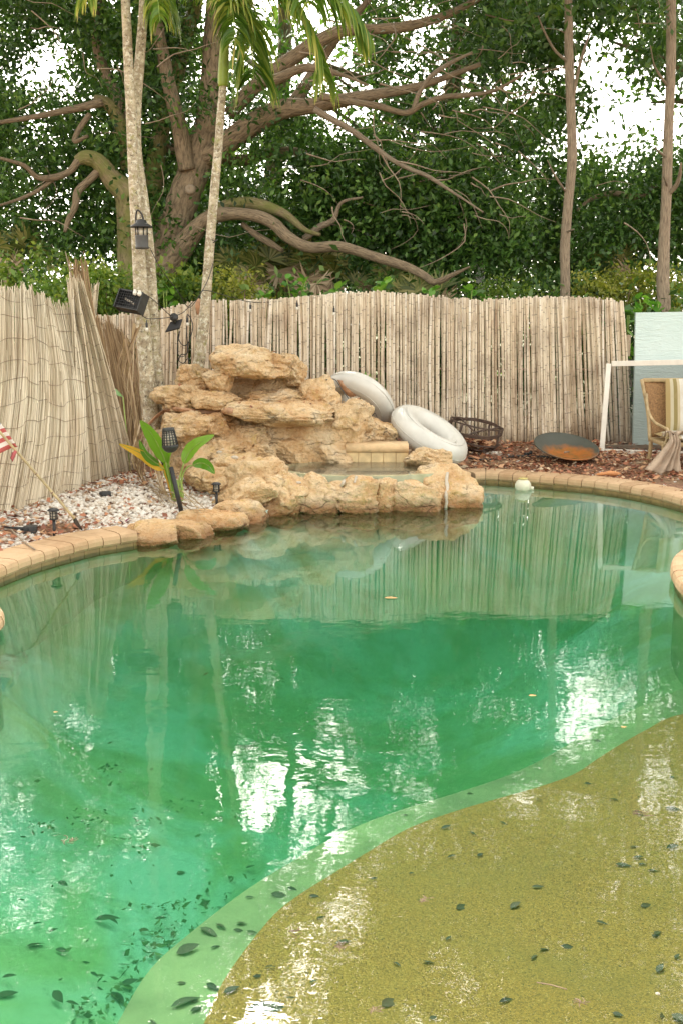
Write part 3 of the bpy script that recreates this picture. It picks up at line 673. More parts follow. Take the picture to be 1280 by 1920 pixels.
# fillers of the mound, then the stones in front of them
rock(325, 700, 760, 930, 11.75, 1.3, 101, box=.5, rough=.4)
rock(350, 600, 705, 830, 12.05, .9, 102, box=.6, rough=.4)
rock(300, 520, 800, 940, 11.2, 1.1, 103, box=.4, rough=.5)
rock(300, 470, 735, 860, 11.6, .8, 104, box=.5, rough=.7)
rock(400, 560, 850, 960, 10.15, .5, 105, box=.5, rough=.6)
rock(540, 860, 915, 985, 10.12, .35, 106, box=.8, rough=.5)
rock(240, 500, 970, 1020, 9.1, .3, 107, box=.7, rough=.5, yaw=.62)
STONES = [
    (402, 548, 649, 705, 11.62, .95, 1, dict(box=.55, rough=1.0, facets=7, tilt=.06)),       # cap slab
    (520, 580, 668, 722, 11.85, .6, 2, dict(rough=1.0, tilt=.35)),
    (378, 444, 688, 738, 11.45, .5, 3, dict(box=.35, rough=.7)),
    (328, 402, 684, 740, 11.8, .6, 4, dict(rough=1.0)),
    (432, 580, 700, 765, 12.05, .7, 5, dict(box=.8, rough=.45, strata=.1)),
    (288, 402, 722, 772, 11.5, .7, 6, dict(box=.55, rough=1.2, strata=.1)),
    (362, 450, 728, 768, 11.35, .6, 7, dict(box=.4, rough=.6)),
    (434, 600, 728, 772, 11.65, .8, 8, dict(box=.6, rough=1.0, strata=.28)),
    (552, 642, 706, 785, 11.75, .7, 9, dict(box=.35, rough=.8)),
    (425, 632, 752, 800, 11.2, .85, 10, dict(box=.6, rough=.75, strata=.16, tilt=.03)),        # lip slab
    (470, 665, 785, 850, 11.6, .8, 11, dict(box=.85, rough=.3, strata=.06)),
    (606, 700, 752, 840, 11.5, .7, 12, dict(box=.3, rough=1.0, tilt=-.25)),
    (640, 742, 782, 836, 11.7, .6, 13, dict(box=.5, rough=.9, tilt=.2)),
    (296, 440, 768, 836, 11.15, .7, 14, dict(box=.5, rough=1.2, strata=.12)),
    (420, 505, 795, 860, 11.15, .6, 15, dict(box=.4, rough=1.1)),
    (345, 470, 818, 874, 10.95, .6, 16, dict(box=.45, rough=1.1)),
    (440, 522, 826, 872, 11.0, .5, 17, dict(box=.4, rough=1.0)),
    (505, 598, 824, 878, 11.2, .4, 18, dict(box=.7, rough=.8)),
    (575, 662, 824, 876, 11.25, .4, 19, dict(box=.7, rough=.8)),
    (392, 482, 850, 892, 10.6, .6, 20, dict(box=.5, rough=.5)),
    (352, 450, 876, 925, 10.3, .6, 21, dict(box=.5, rough=1.0)),
    (436, 556, 866, 925, 10.25, .6, 22, dict(box=.35, rough=.8, tilt=.25)),
    (404, 526, 900, 956, 9.75, .5, 23, dict(box=.4, rough=.75, tilt=-.12)),
    (490, 590, 880, 990, 9.95, .5, 24, dict(box=.4, rough=.9)),
    (548, 645, 889, 990, 9.98, .45, 25, dict(box=.55, rough=.7)),
    (600, 712, 892, 990, 9.96, .42, 26, dict(box=.75, rough=.7, strata=.34)),
    (668, 752, 892, 990, 10.02, .4, 27, dict(box=.4, rough=.7)),
    (706, 830, 888, 990, 10.06, .5, 28, dict(box=.35, rough=.6)),
    (764, 900, 872, 985, 10.35, .75, 29, dict(box=.45, rough=.6)),
    (757, 842, 836, 880, 11.0, .5, 30, dict(box=.6, rough=1.0)),
    (590, 720, 900, 935, 10.05, .4, 36, dict(box=.6, rough=.5)),
    (228, 345, 976, 1034, 8.55, .46, 31, dict(box=.45, rough=.42)),
    (275, 405, 970, 1030, 8.77, .46, 32, dict(box=.4, rough=.42)),
    (325, 465, 954, 1016, 9.1, .5, 33, dict(box=.45, rough=.42)),
    (395, 505, 936, 1000, 9.5, .55, 34, dict(box=.45, rough=.42)),
    (452, 556, 930, 994, 9.85, .5, 35, dict(box=.45, rough=.6)),
]
for (x0, x1, y0, y1, Y, dy, sd_, kw) in STONES: rock(x0, x1, y0, y1, Y, dy, sd_ * 13, **kw)
# spa shell, water, spillway coping with tiles
sc_, sa, sb = (.22, 10.70), .78, .52
el = [(sc_[0] + sa * math.cos(a), sc_[1] + sb * math.sin(a)) for a in np.linspace(0, 2 * math.pi, 48, endpoint=False)]
el2 = [(sc_[0] + (sa + .1) * math.cos(a), sc_[1] + (sb + .1) * math.sin(a)) for a in np.linspace(0, 2 * math.pi, 48, endpoint=False)]
V = [(x, y, .235) for x, y in el] + [(x, y, .298) for x, y in el] + [(x, y, .298) for x, y in el2] + [(x, y, -.08) for x, y in el2]
F = [tuple(range(48))] + [(k * 48 + i, k * 48 + (i + 1) % 48, (k + 1) * 48 + (i + 1) % 48, (k + 1) * 48 + i) for k in range(3) for i in range(48)]
obj('spa_shell', V, F, simple('spa_plaster', (.64, .66, .44), .8, .2, 6), wf)
V = [(x, y, .30) for x, y in el2] + [(x, y, -.12) for x, y in el2]
F = [tuple(range(48)), tuple(range(95, 47, -1))] + [((i + 1) % 48, i, 48 + i, 48 + (i + 1) % 48) for i in range(48)]
tag(obj('spa_water', V, F, MAT['spa_water'], None, smooth=False), 'shallow murky water in the raised spa below the waterfall', 'water')
c0, c1 = P(648, 840, 11.15), P(765, 842, 11.15)
pr = [(0, .0), (-.02, .01), (-.03, .04), (-.02, .075), (.02, .09), (.25, .09), (.25, 0)]
V = [(x, 11.13 + r, .40 + z) for x in np.linspace(c0.x, c1.x, 6) for r, z in pr]; k = len(pr)
F = [(i * k + j, (i + 1) * k + j, (i + 1) * k + (j + 1) % k, i * k + (j + 1) % k) for i in range(5) for j in range(k)] + [tuple(range(k)), tuple(5 * k + j for j in range(k - 1, -1, -1))]
obj('spillway_cap', V, F, MAT['spill'], wf)
MB().box(((c0.x + c1.x) / 2, 11.25, .24), (c1.x - c0.x, .2, .32)).build('spillway_wall', MAT['spill'], wf, smooth=False)
tw = (c1.x - c0.x) / 5
for i in range(5): MB().box((c0.x + tw * (i + .5), 11.146, .345), (tw - .006, .012, .105), bev=.003).build('tile', MAT['tile'], wf, smooth=False)
BV = BVHTree.FromPolygons([tuple(q) for q in np.vstack(ALLV)], [tuple(int(i) for i in q) for q in np.vstack(ALLF)])
def on_rock(x, y, off=.01):
    d = Vector(ray(x, y)).normalized(); hit = BV.ray_cast(Vector((0, 0, H)), d)
    return (hit[0] - d * off) if hit[0] is not None else None
def on_rock_down(x, y):
    hit = BV.ray_cast(Vector((x, y, 4)), Vector((0, 0, -1))); return hit[0]
# mineral crust where water has trickled over the wall
for px, w0 in (([(838, 886), (836, 900), (838, 915), (835, 930), (836, 943), (834, 955)], .016), ([(648, 894), (645, 902), (640, 912)], .014), ([(668, 893), (664, 905)], .012)):
    q = [on_rock(*p, .004) for p in px]; q = [a for a in q if a is not None]
    if len(q) > 1:
        m_ = len(cr(q, 14)); MB().tube(cr(q, 14), w0 * (.6 + .6 * rng.random(14)), 7, wob=.5).build('mineral_streak', MAT['mineral'], wf)
for (px, py, s) in ((412, 848, .026), (440, 858, .03), (560, 905, .02)):
    q = on_rock(px, py, .005)
    if q is not None:
        u, F = ico(2); o = obj('pebble', u * np.array([s * 1.3, s, s * .7]) * (1 + .3 * (fbm(u * 2, px, 2) - .5))[:, None] + np.array(q), F, MAT['mineral'])
        tag(o, {412: 'small white pebble lying on the upper rock ledge', 440: 'flat white pebble on the rock ledge near the spa', 560: 'white pebble on the spa wall'}[px], 'pebble', 'pebbles on the rocks')

# ------------------------------------------------------------------ trees
def leaves(C, L, W, up=.35, droop=.2, seed=0):
    """C (n,3) leaf positions -> verts, quads"""
    r = np.random.default_rng(seed); n = len(C)
    a = r.normal(size=(n, 3)); a[:, 2] -= droop; a /= np.linalg.norm(a, axis=1)[:, None]
    nn = r.normal(size=(n, 3)); nn[:, 2] += up * 2; b = np.cross(a, nn); b /= np.linalg.norm(b, axis=1)[:, None] + 1e-9
    nn = np.cross(b, a); l = L * r.uniform(.65, 1.25, n)[:, None]; w_ = W * r.uniform(.7, 1.2, n)[:, None]
    V = np.stack([C, C + a * l * .5 + b * w_ * .5 + nn * w_ * .18, C + a * l, C + a * l * .5 - b * w_ * .5 + nn * w_ * .18], 1).reshape(-1, 3)
    return V, np.arange(4 * n).reshape(n, 4)
def crown(name, C, per, rad, L, W, mat, parent, seed, tvar=.3):
    r = np.random.default_rng(seed); n = len(C)
    ct = r.uniform(0, 1, n); k = per
    q = r.normal(size=(n, k, 3)) * rad * np.array([1, 1, .75]) * r.uniform(.6, 1.3, (n, 1, 1))
    pts = (C[:, None, :] + q).reshape(-1, 3)
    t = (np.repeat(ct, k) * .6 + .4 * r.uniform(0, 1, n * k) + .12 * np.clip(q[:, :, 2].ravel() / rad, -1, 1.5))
    V, F = leaves(pts, L, W, seed=seed)
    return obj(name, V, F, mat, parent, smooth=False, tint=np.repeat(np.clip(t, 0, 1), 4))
def limb(parent, pts, Y, mat, name='limb', n=None, sides=10, wob=.16, base_up=None):
    """pts: (px, py, half width px); Y: distance, or (start, end)"""
    m = len(pts); Ys = np.linspace(*(Y if isinstance(Y, tuple) else (Y, Y)), m)
    Q = [(*P(x, y, yy), r * pxm(yy)) for (x, y, r), yy in zip(pts, Ys)]
    if base_up is not None: Q = [(Q[0][0], Q[0][1], base_up, Q[0][3] * 1.25)] + Q
    c = cr(Q, n or max(8, m * 5)); c[:, 3] = np.clip(c[:, 3], .003, None)
    return MB().tube(c[:, :3], c[:, 3], sides, wob=wob, seed=int(pts[0][0])).build(name, MAT[mat], parent)
oak = empty('oak_tree', (P(290, 540, 16.6).x, 16.6, .15), 'huge spreading oak with mossy trunks and a long low limb over the fence', 'tree')
limb(oak, [(296, 540, 44), (306, 490, 36), (325, 430, 30), (347, 365, 29), (370, 300, 29), (388, 240, 24), (397, 170, 20), (400, 90, 18), (406, 0, 17), (418, -120, 15), (450, -260, 12), (500, -420, 6)], (16.6, 16.9), 'bark', 'trunk', 70, 16, .16, -.1)
limb(oak, [(248, 560, 25), (245, 470, 24), (244, 400, 24), (236, 362, 22), (212, 338, 18), (196, 316, 16), (180, 300, 14), (160, 296, 13), (143, 302, 8)], (16.3, 16.0), 'moss', 'limb', 60, 14, .16, -.1)
limb(oak, [(284, 480, 20), (280, 400, 18), (288, 330, 18), (300, 255, 16), (316, 198, 14), (332, 145, 13), (346, 90, 12), (358, 40, 13), (372, -20, 12), (400, -160, 9), (430, -300, 4)], (16.9, 17.6), 'moss')
limb(oak, [(352, 318, 16), (345, 285, 15), (335, 230, 14), (324, 185, 13), (314, 140, 12), (306, 100, 11), (296, 50, 10), (284, -10, 9), (260, -150, 6), (230, -260, 3)], (16.5, 16.2), 'bark')
limb(oak, [(375, 300, 18), (405, 285, 20), (440, 258, 21), (480, 230, 20), (515, 210, 19), (545, 202, 17), (590, 198, 13), (640, 188, 12), (700, 178, 10), (790, 160, 7), (900, 120, 4)], (16.7, 15.6), 'bark')
limb(oak, [(430, 215, 12), (462, 178, 14), (492, 152, 14), (530, 122, 13), (562, 100, 13), (590, 82, 13), (640, 58, 11), (700, 55, 9), (760, 50, 9), (830, 30, 7), (900, -5, 5), (980, -60, 3)], (16.7, 15.8), 'bark')
limb(oak, [(480, 156, 8), (520, 148, 9), (560, 130, 8), (590, 128, 7), (640, 140, 4), (690, 160, 2)], (16.2, 15.4), 'bark')
limb(oak, [(548, 200, 13), (562, 178, 12), (580, 150, 11), (600, 118, 9), (640, 60, 7), (690, 0, 5), (740, -60, 3)], (16.3, 16.8), 'bark')
limb(oak, [(306, 512, 24), (338, 470, 22), (365, 435, 18), (392, 410, 15), (430, 401, 12), (478, 404, 11), (512, 418, 10.5), (540, 444, 10.5), (580, 463, 10), (640, 463, 9.5), (700, 481, 9), (758, 499, 8), (795, 517, 7), (815, 529, 6), (848, 515, 4.5), (880, 500, 1.5)], (16.4, 14.3), 'bark', 'limb', 90, 12)
limb(oak, [(395, 402, 12), (425, 387, 12), (460, 381, 12), (500, 388, 11), (535, 402, 8), (570, 430, 5), (600, 440, 3)], (16.4, 15.4), 'moss')
limb(oak, [(290, 282, 10), (330, 279, 10), (380, 288, 10), (430, 300, 10), (470, 298, 10), (515, 285, 10), (560, 288, 9), (610, 303, 7), (660, 322, 5), (720, 330, 3)], (17.3, 16.6), 'bark')
limb(oak, [(242, 320, 14), (236, 270, 13), (226, 235, 12), (212, 205, 12), (196, 192, 11), (178, 188, 9)], (16.7, 16.3), 'moss')
limb(oak, [(190, 192, 8), (160, 200, 7), (120, 208, 6), (70, 218, 5), (10, 228, 4), (-60, 240, 3)], (16.3, 15.6), 'bark')
limb(oak, [(245, 250, 12), (225, 190, 11), (205, 150, 10), (188, 110, 9), (180, 60, 8), (185, 0, 7), (200, -120, 4)], (16.9, 17.2), 'bark')
limb(oak, [(188, 318, 8), (165, 340, 7), (146, 360, 7), (142, 385, 6), (128, 415, 5), (122, 435, 3)], (16.1, 15.8), 'bark')
limb(oak, [(148, 300, 7), (130, 322, 6), (100, 333, 6), (70, 332, 5), (45, 310, 4), (0, 296, 3)], (16.0, 15.6), 'bark')
limb(oak, [(110, 328, 4), (75, 355, 4), (40, 372, 3), (0, 385, 2)], (15.9, 15.6), 'bark')
limb(oak, [(168, 215, 5), (150, 240, 5), (140, 265, 4), (165, 255, 3)], (16.2, 15.9), 'bark')
limb(oak, [(590, 205, 6), (625, 225, 6), (660, 245, 5), (700, 275, 5), (735, 300, 4), (770, 318, 4), (800, 330, 4), (835, 352, 3), (870, 375, 2), (905, 398, 1.5)], (15.7, 15.0), 'bark_light')
limb(oak, [(600, 180, 7), (650, 190, 6), (705, 198, 6), (760, 212, 5), (790, 196, 5), (830, 182, 5), (880, 178, 4), (925, 170, 3), (980, 140, 2)], (15.7, 15.2), 'bark')
limb(oak, [(775, 205, 5), (785, 175, 4), (805, 145, 4), (840, 120, 4), (885, 98, 2)], (15.5, 15.3), 'bark_light')
limb(oak, [(570, 448, 6), (600, 425, 6), (625, 412, 5), (640, 380, 3), (680, 370, 2)], (15.9, 15.6), 'bark_light')
limb(oak, [(455, 420, 5), (480, 440, 6), (505, 455, 6), (530, 470, 4)], (16.0, 15.7), 'bark')
MB().lathe([(0, .0), (.07, .0), (.085, .03), (.07, .075), (.05, .09), (.02, .085), (0, .07)], 12, Matrix.Rotation(R(80), 3, 'X'), P(358, 357, 16.25)).build('knot', MAT['bark_light'], oak)
# fine twigs over the right half of the crown
tw = MB(); tr = np.random.default_rng(5)
for i in range(150):
    x, y = (tr.uniform(560, 960), tr.uniform(20, 420)) if i < 100 else (tr.uniform(-20, 1290), tr.uniform(-40, 420))
    Y = tr.uniform(14.6, 16.6); a = tr.normal(.3, .6); L = tr.uniform(40, 170)
    q = [(x, y, Y)]
    for k in range(4):
        a += tr.normal(.1, .35); x += math.cos(a) * L / 4; y += math.sin(a) * L / 4 * .8; q.append((x, y, Y + tr.normal(0, .1)))
    c = cr([P(*z) for z in q], 9); tw.tube(c, np.linspace(tr.uniform(.006, .013), .002, 9), 4, caps=False)
o = tw.build('twigs', MAT['twig_pale'], oak); o['kind'] = 'stuff'
# foliage: clumps spread through the crowns, thinned so sky shows between them and glints in the pool
def skyfield(px, py):
    k = 1 + .9 * sst(40, -60, py)
    return fbm(np.stack([px / 58.0 * k, py / 50.0 * k, 0 * px], 1), 91, 3)
gr = np.random.default_rng(123)
GLINT_HOLES = [(-.27 + .085 * i + gr.uniform(-.03, .03), .30 + .055 * j + gr.uniform(-.02, .02), gr.uniform(.012, .027), gr.uniform(.012, .030)) for i in range(8) for j in range(4) if gr.random() < .75]  # gaps shaped along pool-mirrored sight lines so sky glints reach the water
def solid_at(C):
    px, py = proj(C); k = skyfield(px, py) > .40 - .10 * sst(9, 11.5, C[:, 2])
    a, b = C[:, 0] / C[:, 1], (C[:, 2] + H) / C[:, 1]
    for gx, gy, ax, ay in GLINT_HOLES: k &= ((a - gx) / ax) ** 2 + ((b - gy) / ay) ** 2 > gr.uniform(.7, 1.5, len(C))
    return k
def skyth(px, py): return .075 * sst(470, 600, px) * sst(1030, 960, px) * sst(330, 180, py)
def clumps(nc, xr, yr, Yr, seed, th=.46, gaps=True, ns=.55):
    r = np.random.default_rng(seed)
    px = r.uniform(*xr, nc); py = r.uniform(*yr, nc); Y = r.uniform(*Yr, nc)
    C = np.array([P(a, b, c) for a, b, c in zip(px, py, Y)])
    f_ = fbm(C * np.array([ns, .25, ns * 1.15]) * 1.6, seed % 7, 4)
    k = (f_ > th - .06) & (skyfield(px, py) > .44 + skyth(px, py) - .22 * sst(240, 420, py))
    if gaps: k &= solid_at(C) | (py > 120)
    if gaps:
        for gx, gy, ax, ay in GAPS: k &= ((px - gx) / ax) ** 2 + ((py - gy) / ay) ** 2 > r.uniform(.55, 1.25, nc)
    return C[k]
GAPS = [(1130, 205, 46, 52), (1265, 190, 20, 34), (1150, 258, 28, 12), (985, 365, 48, 24), (1025, 310, 24, 32), (900, 525, 14, 40), (690, 225, 28, 20), (275, 235, 26, 46), (155, 250, 24, 26), (330, 135, 16, 50), (620, 60, 26, 28), (905, 165, 30, 18), (80, 70, 26, 22), (560, 330, 20, 30), (20, 300, 24, 18), (250, 60, 14, 40), (760, 110, 26, 16), (855, 190, 22, 18), (960, 120, 18, 22)]
C1 = clumps(2300, (-60, 1010), (-40, 470), (15.9, 19.2), 21, .535)
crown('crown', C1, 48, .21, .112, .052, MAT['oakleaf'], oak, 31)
C1b = clumps(520, (560, 980), (290, 510), (15.9, 18), 22, .44)
crown('crown', C1b, 48, .22, .112, .052, MAT['oakleaf'], oak, 32)
C1c = clumps(420, (-60, 340), (-20, 300), (16.2, 19), 23, .40, False)
crown('crown', C1c, 48, .22, .112, .052, MAT['oakleaf'], oak, 34)
# high part of the oak, above the frame: shows only mirrored in the pool
r_ = np.random.default_rng(77)
hc = np.stack([r_.uniform(-8, 4.5, 3000), r_.uniform(14.4, 18, 3000), r_.uniform(6.4, 15.5, 3000)], 1)
hc = hc[(fbm(hc * np.array([.7, .3, .75]), 4, 4) > .47) & solid_at(hc)]
crown('crown', hc, 40, .21, .16, .075, MAT['oakleaf'], oak, 33)
def back_tree(x, Y, label, xr, yr, seed, th, nc, mat='farleaf', hz=(6, 15), r0=.22, nh=1300):
    b = P(x, 560, Y); t = empty('broadleaf_tree', (b.x, Y, .15), label, 'tree', 'trees beyond the fence')
    q = [(b.x, Y, .05, r0 * 1.3), (b.x + .1, Y, 1.5, r0), (b.x - .1, Y, 4, r0 * .8), (b.x + .2, Y, 7, r0 * .6), (b.x, Y, 10, r0 * .3)]
    c = cr(q, 24); MB().tube(c[:, :3], c[:, 3], 10, wob=.15, seed=seed).build('trunk', MAT['bark'], t)
    rr = np.random.default_rng(seed)
    for k in range(7):
        a = rr.uniform(0, 6.28); z = rr.uniform(2.2, 6.5); L = rr.uniform(1.6, 3)
        q = [(b.x, Y, z, r0 * .4), (b.x + math.cos(a) * L * .5, Y + math.sin(a) * L * .3, z + .5, r0 * .28), (b.x + math.cos(a) * L, Y + math.sin(a) * L * .5, z + rr.uniform(.4, 1.4), .02)]
        c = cr(q, 10); MB().tube(c[:, :3], c[:, 3], 7, wob=.15, seed=k).build('limb', MAT['bark'], t)
    C = clumps(nc, xr, yr, (Y - 1.6, Y + 1.8), seed, th)
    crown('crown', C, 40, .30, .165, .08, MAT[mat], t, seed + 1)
    xa, xb = P(xr[0], 300, Y).x, P(xr[1], 300, Y).x
    hc = np.stack([rr.uniform(xa, xb, nh), rr.uniform(Y - 2, Y + 2, nh), rr.uniform(*hz, nh)], 1); hc = hc[(fbm(hc * .7, seed % 5, 4) > .47) & solid_at(hc)]
    crown('crown', hc, 34, .25, .19, .09, MAT[mat], t, seed + 2)
back_tree(-130, 21.0, 'dark leafy tree behind the mossy oak trunks', (-140, 360), (40, 545), 41, .53, 620)
back_tree(520, 22.0, 'dense dark tree behind the long low oak limb', (300, 760), (240, 540), 43, .50, 620, nh=450)
back_tree(830, 21.0, 'tall dense tree between the oak and the thin pale trunk', (690, 1060), (-40, 540), 45, .51, 900, nh=700)
back_tree(1345, 20.5, 'bushy dark tree behind the two thin trunks', (1000, 1420), (-40, 520), 47, .49, 1250)
# two slim trunks
def slim(pts, Y, label, seed, twigs):
    b = P(pts[0][0], pts[0][1], Y); t = empty('slim_tree', (b.x, Y, .15), label, 'tree', 'slim trunks behind the fence')
    limb(t, pts, Y, 'bark_light', 'trunk', 60, 12, .14, -.05)
    for q in twigs: limb(t, q, (Y - .02, Y - .3), 'bark_light', 'dead_branch', 14, 6, .1)
    r = np.random.default_rng(seed); top_ = P(pts[-1][0], pts[-1][1], Y)
    hc = np.stack([r.normal(top_.x, 1.2, 260), r.normal(Y, 1.0, 260), r.uniform(5.6, 10.5, 260)], 1); hc = hc[solid_at(hc)]
    crown('crown', hc, 34, .36, .14, .05, MAT['farleaf'], t, seed)
slim([(1058, 560, 9), (1058, 470, 9), (1064, 380, 8.5), (1071, 300, 8.5), (1069, 200, 8.5), (1066, 110, 8), (1065, 30, 7.5), (1062, -60, 7), (1055, -200, 6), (1060, -330, 4)], 14.9, 'slim pale trunk rising behind the bamboo fence beside the sky gap', 61,
     [[(1072, 190, 3), (1084, 130, 3), (1095, 90, 2.5), (1105, 62, 1.2)], [(1066, 118, 3), (1040, 95, 2.5), (1020, 60, 2), (1008, 30, 1)], [(1060, 360, 2), (1040, 330, 2), (1025, 300, 1)], [(1061, 435, 2), (1075, 430, 1.5)]])
slim([(1243, 600, 13), (1242, 530, 12), (1244, 450, 10), (1248, 370, 9.5), (1250, 300, 9), (1254, 200, 8.5), (1257, 100, 8.5), (1257, 0, 8.5), (1256, -120, 7), (1262, -300, 5)], 14.6, 'thicker rough trunk rising behind the aqua board', 63,
     [[(1251, 365, 4), (1265, 350, 4), (1273, 330, 3.5), (1276, 305, 2)], [(1250, 160, 2.5), (1235, 140, 2.5), (1225, 120, 1.5), (1218, 85, 1)], [(1248, 295, 2.5), (1235, 285, 2), (1226, 277, 1.2)], [(1250, 350, 2), (1243, 330, 1)]])
t = empty('leaning_tree', (P(1300, 500, 17.5).x, 17.5, .15), 'arching dark limb at the picture edge behind the rough trunk', 'tree')
limb(t, [(1320, 560, 12), (1305, 440, 11), (1275, 370, 9), (1235, 352, 8), (1190, 370, 6), (1150, 362, 5), (1110, 372, 4), (1080, 395, 2)], 17.5, 'bark', 'trunk', 40, 10, .16, 0)
crown('crown', clumps(260, (1090, 1400), (290, 480), (16.8, 18.2), 64, .40), 40, .26, .11, .05, MAT['oakleaf'], t, 65)
# ------------------------------------------------------------------ shrubs and palms behind the fence
def bush(px, py, Y, rx, rz, label, mat, nC, seed, L=.09, W=.05, name='leafy_shrub', group='shrubs beyond the fence'):
    c = P(px, py + 16, Y); rz *= .8; z0 = gz1(c.x, Y); t = empty(name, (c.x, Y, z0), label, 'shrub', group); r = np.random.default_rng(seed)
    for k in range(6):
        a = r.uniform(-1, 1) * rx * .6
        q = cr([(c.x + a * .2, Y, z0 - .05), (c.x + a * .6, Y + r.normal(0, .1), (z0 + c.z) / 2), (c.x + a, Y + r.normal(0, .2), c.z + rz * .4)], 8)
        MB().tube(q, np.linspace(.02, .006, 8), 5).build('stem', MAT['twig'], t)
    C = r.normal(size=(nC, 3)); C /= np.linalg.norm(C, axis=1)[:, None]; C *= r.uniform(.2, 1, (nC, 1)) ** .5
    C = C * np.array([rx, .5, rz]) + np.array(c); C = C[fbm(C * 2.2, seed, 3) > .40]
    crown('foliage', C, 26, .12, L, W, MAT[mat], t, seed); return t
bush(60, 530, 15.4, 1.1, .75, 'olive shrub behind the far end of the reed screen', 'bushleaf', 110, 71)
bush(100, 550, 13.2, .45, .4, 'bright green shrub showing over the reed screen', 'bushleaf', 120, 72, .07, .045)
bush(195, 540, 13.6, .35, .42, 'leafy green shrub between the reed roll and the palms', 'bushleaf', 110, 73, .07, .045)
bush(430, 545, 14.6, .5, .5, 'light green shrub behind the leaning palm', 'yellowleaf', 60, 74, .07, .035)
bush(1130, 545, 15.6, .55, .45, 'yellow-green shrub beside the slim pale trunk', 'yellowleaf', 90, 75, .07, .035)
bush(1215, 540, 15.8, .7, .5, 'wide yellow-green shrub behind the rough trunk', 'yellowleaf', 140, 76, .07, .035)
bush(950, 555, 15.2, .7, .4, 'thin twiggy shrub behind the middle of the fence', 'bushleaf', 80, 77, .06, .03)
bush(740, 545, 15.6, .7, .45, 'low dark shrub under the tip of the low oak limb', 'farleaf', 80, 78)
bush(330, 545, 15.0, .5, .45, 'green shrub between the palm trunks', 'bushleaf', 70, 79, .10, .06)
bush(850, 540, 16.2, .7, .5, 'dark shrub left of the white post behind the fence', 'farleaf', 90, 80)
bush(1040, 540, 16.0, .6, .5, 'dark green shrub behind the slim pale trunk', 'farleaf', 80, 81)
r_ = np.random.default_rng(99)
ug = np.stack([r_.uniform(-7, 7.5, 900), r_.uniform(14.3, 17.5, 900), r_.uniform(.2, 1.0, 900) ** .7 * 2.0], 1)
ug = np.vstack([ug, np.stack([r_.uniform(-14, 14, 700), r_.uniform(23, 27, 700), r_.uniform(.1, 2.9, 700)], 1)])
tag(crown('undergrowth', ug, 24, .28, .15, .075, MAT['farleaf'], None, 98), 'dim tangled undergrowth behind the bamboo fence', kind='stuff')
# round-leaved clusia: every leaf a part
def leaf_mesh(L, W, cup=.12, n=7, fold=.15, tip=1.0):
    V = []; 
    for i in range(n):
        t = i / (n - 1); ww = W * .5 * math.sin(math.pi * min(1, t ** .8 * .98 + .01)) ** tip
        V += [(-ww, t * L, fold * ww - cup * L * t * t), (0, t * L, -cup * L * t * t), (ww, t * L, fold * ww - cup * L * t * t)]
    F = [(i * 3 + j, i * 3 + j + 1, i * 3 + j + 4, i * 3 + j + 3) for i in range(n - 1) for j in range(2)]
    me = bpy.data.meshes.new('leaf'); me.from_pydata(V, [], F); me.polygons.foreach_set('use_smooth', [True] * len(F)); me.update(); return me
CL = leaf_mesh(.13, .085, .15, 6, .25, .7); CL.materials.append(MAT['clusia'])
def clusia(px, py, Y, nl, label, seed, h=.3, spread=.16):
    c = P(px, py, Y); r = random.Random(seed); t = empty('round_leaved_plant', (c.x, Y, c.z - h - .5), label, 'plant', 'round-leaved plants over the fence')
    for k in range(max(1, nl // 7)):
        a = r.uniform(-spread, spread)
        MB().tube(cr([(c.x, Y, c.z - h - .5), (c.x + a * .7, Y, c.z - h * .3), (c.x + a, Y, c.z + h * .5)], 6), .008, 5).build('stem', MAT['stem'], t)
    for k in range(nl):
        z = r.uniform(-h, h * .6); a = r.uniform(0, 6.28)
        M = Matrix.Translation((r.uniform(-spread, spread) * .8, r.uniform(-.1, .1), h + .5 + z)) @ Matrix.Rotation(a, 4, 'Z') @ Matrix.Rotation(r.uniform(.1, 1.1), 4, 'X') @ Matrix.Rotation(r.uniform(-.6, .6), 4, 'Y') @ Matrix.Scale(r.uniform(.75, 1.25), 4)
        inst('leaf', CL, t, M)
clusia(556, 540, 13.95, 26, 'large round-leaved plant rising over the fence under the low oak limb', 1, .22, .17)
clusia(497, 560, 13.95, 6, 'small round-leaved tip beside the fence top near the leaning palm', 2, .07, .06)
clusia(633, 546, 13.95, 5, 'single pale round-leaved tip over the fence crest', 3, .08, .04)
clusia(717, 535, 13.95, 9, 'round-leaved sprig over the middle of the fence crest', 4, .10, .06)
clusia(800, 550, 13.95, 6, 'low round-leaved tip over the fence beside the oak limb tip', 5, .06, .09)
clusia(880, 550, 13.95, 8, 'round-leaved sprig over the fence next to the white post', 6, .09, .05)
clusia(912, 560, 13.95, 5, 'low round-leaved tip just beside the white post', 7, .05, .06)
clusia(1207, 570, 13.75, 12, 'round-leaved plant above the edge of the aqua board', 8, .12, .12)
clusia(1178, 620, 13.7, 24, 'round-leaved plant in the gap between bamboo fence and aqua board', 9, .38, .10)
clusia(1232, 573, 13.75, 8, 'round-leaved sprig beside the foot of the rough trunk', 10, .10, .06)
clusia(310, 560, 13.5, 18, 'dark round-leaved plant between the palm trunks', 11, .2, .2)
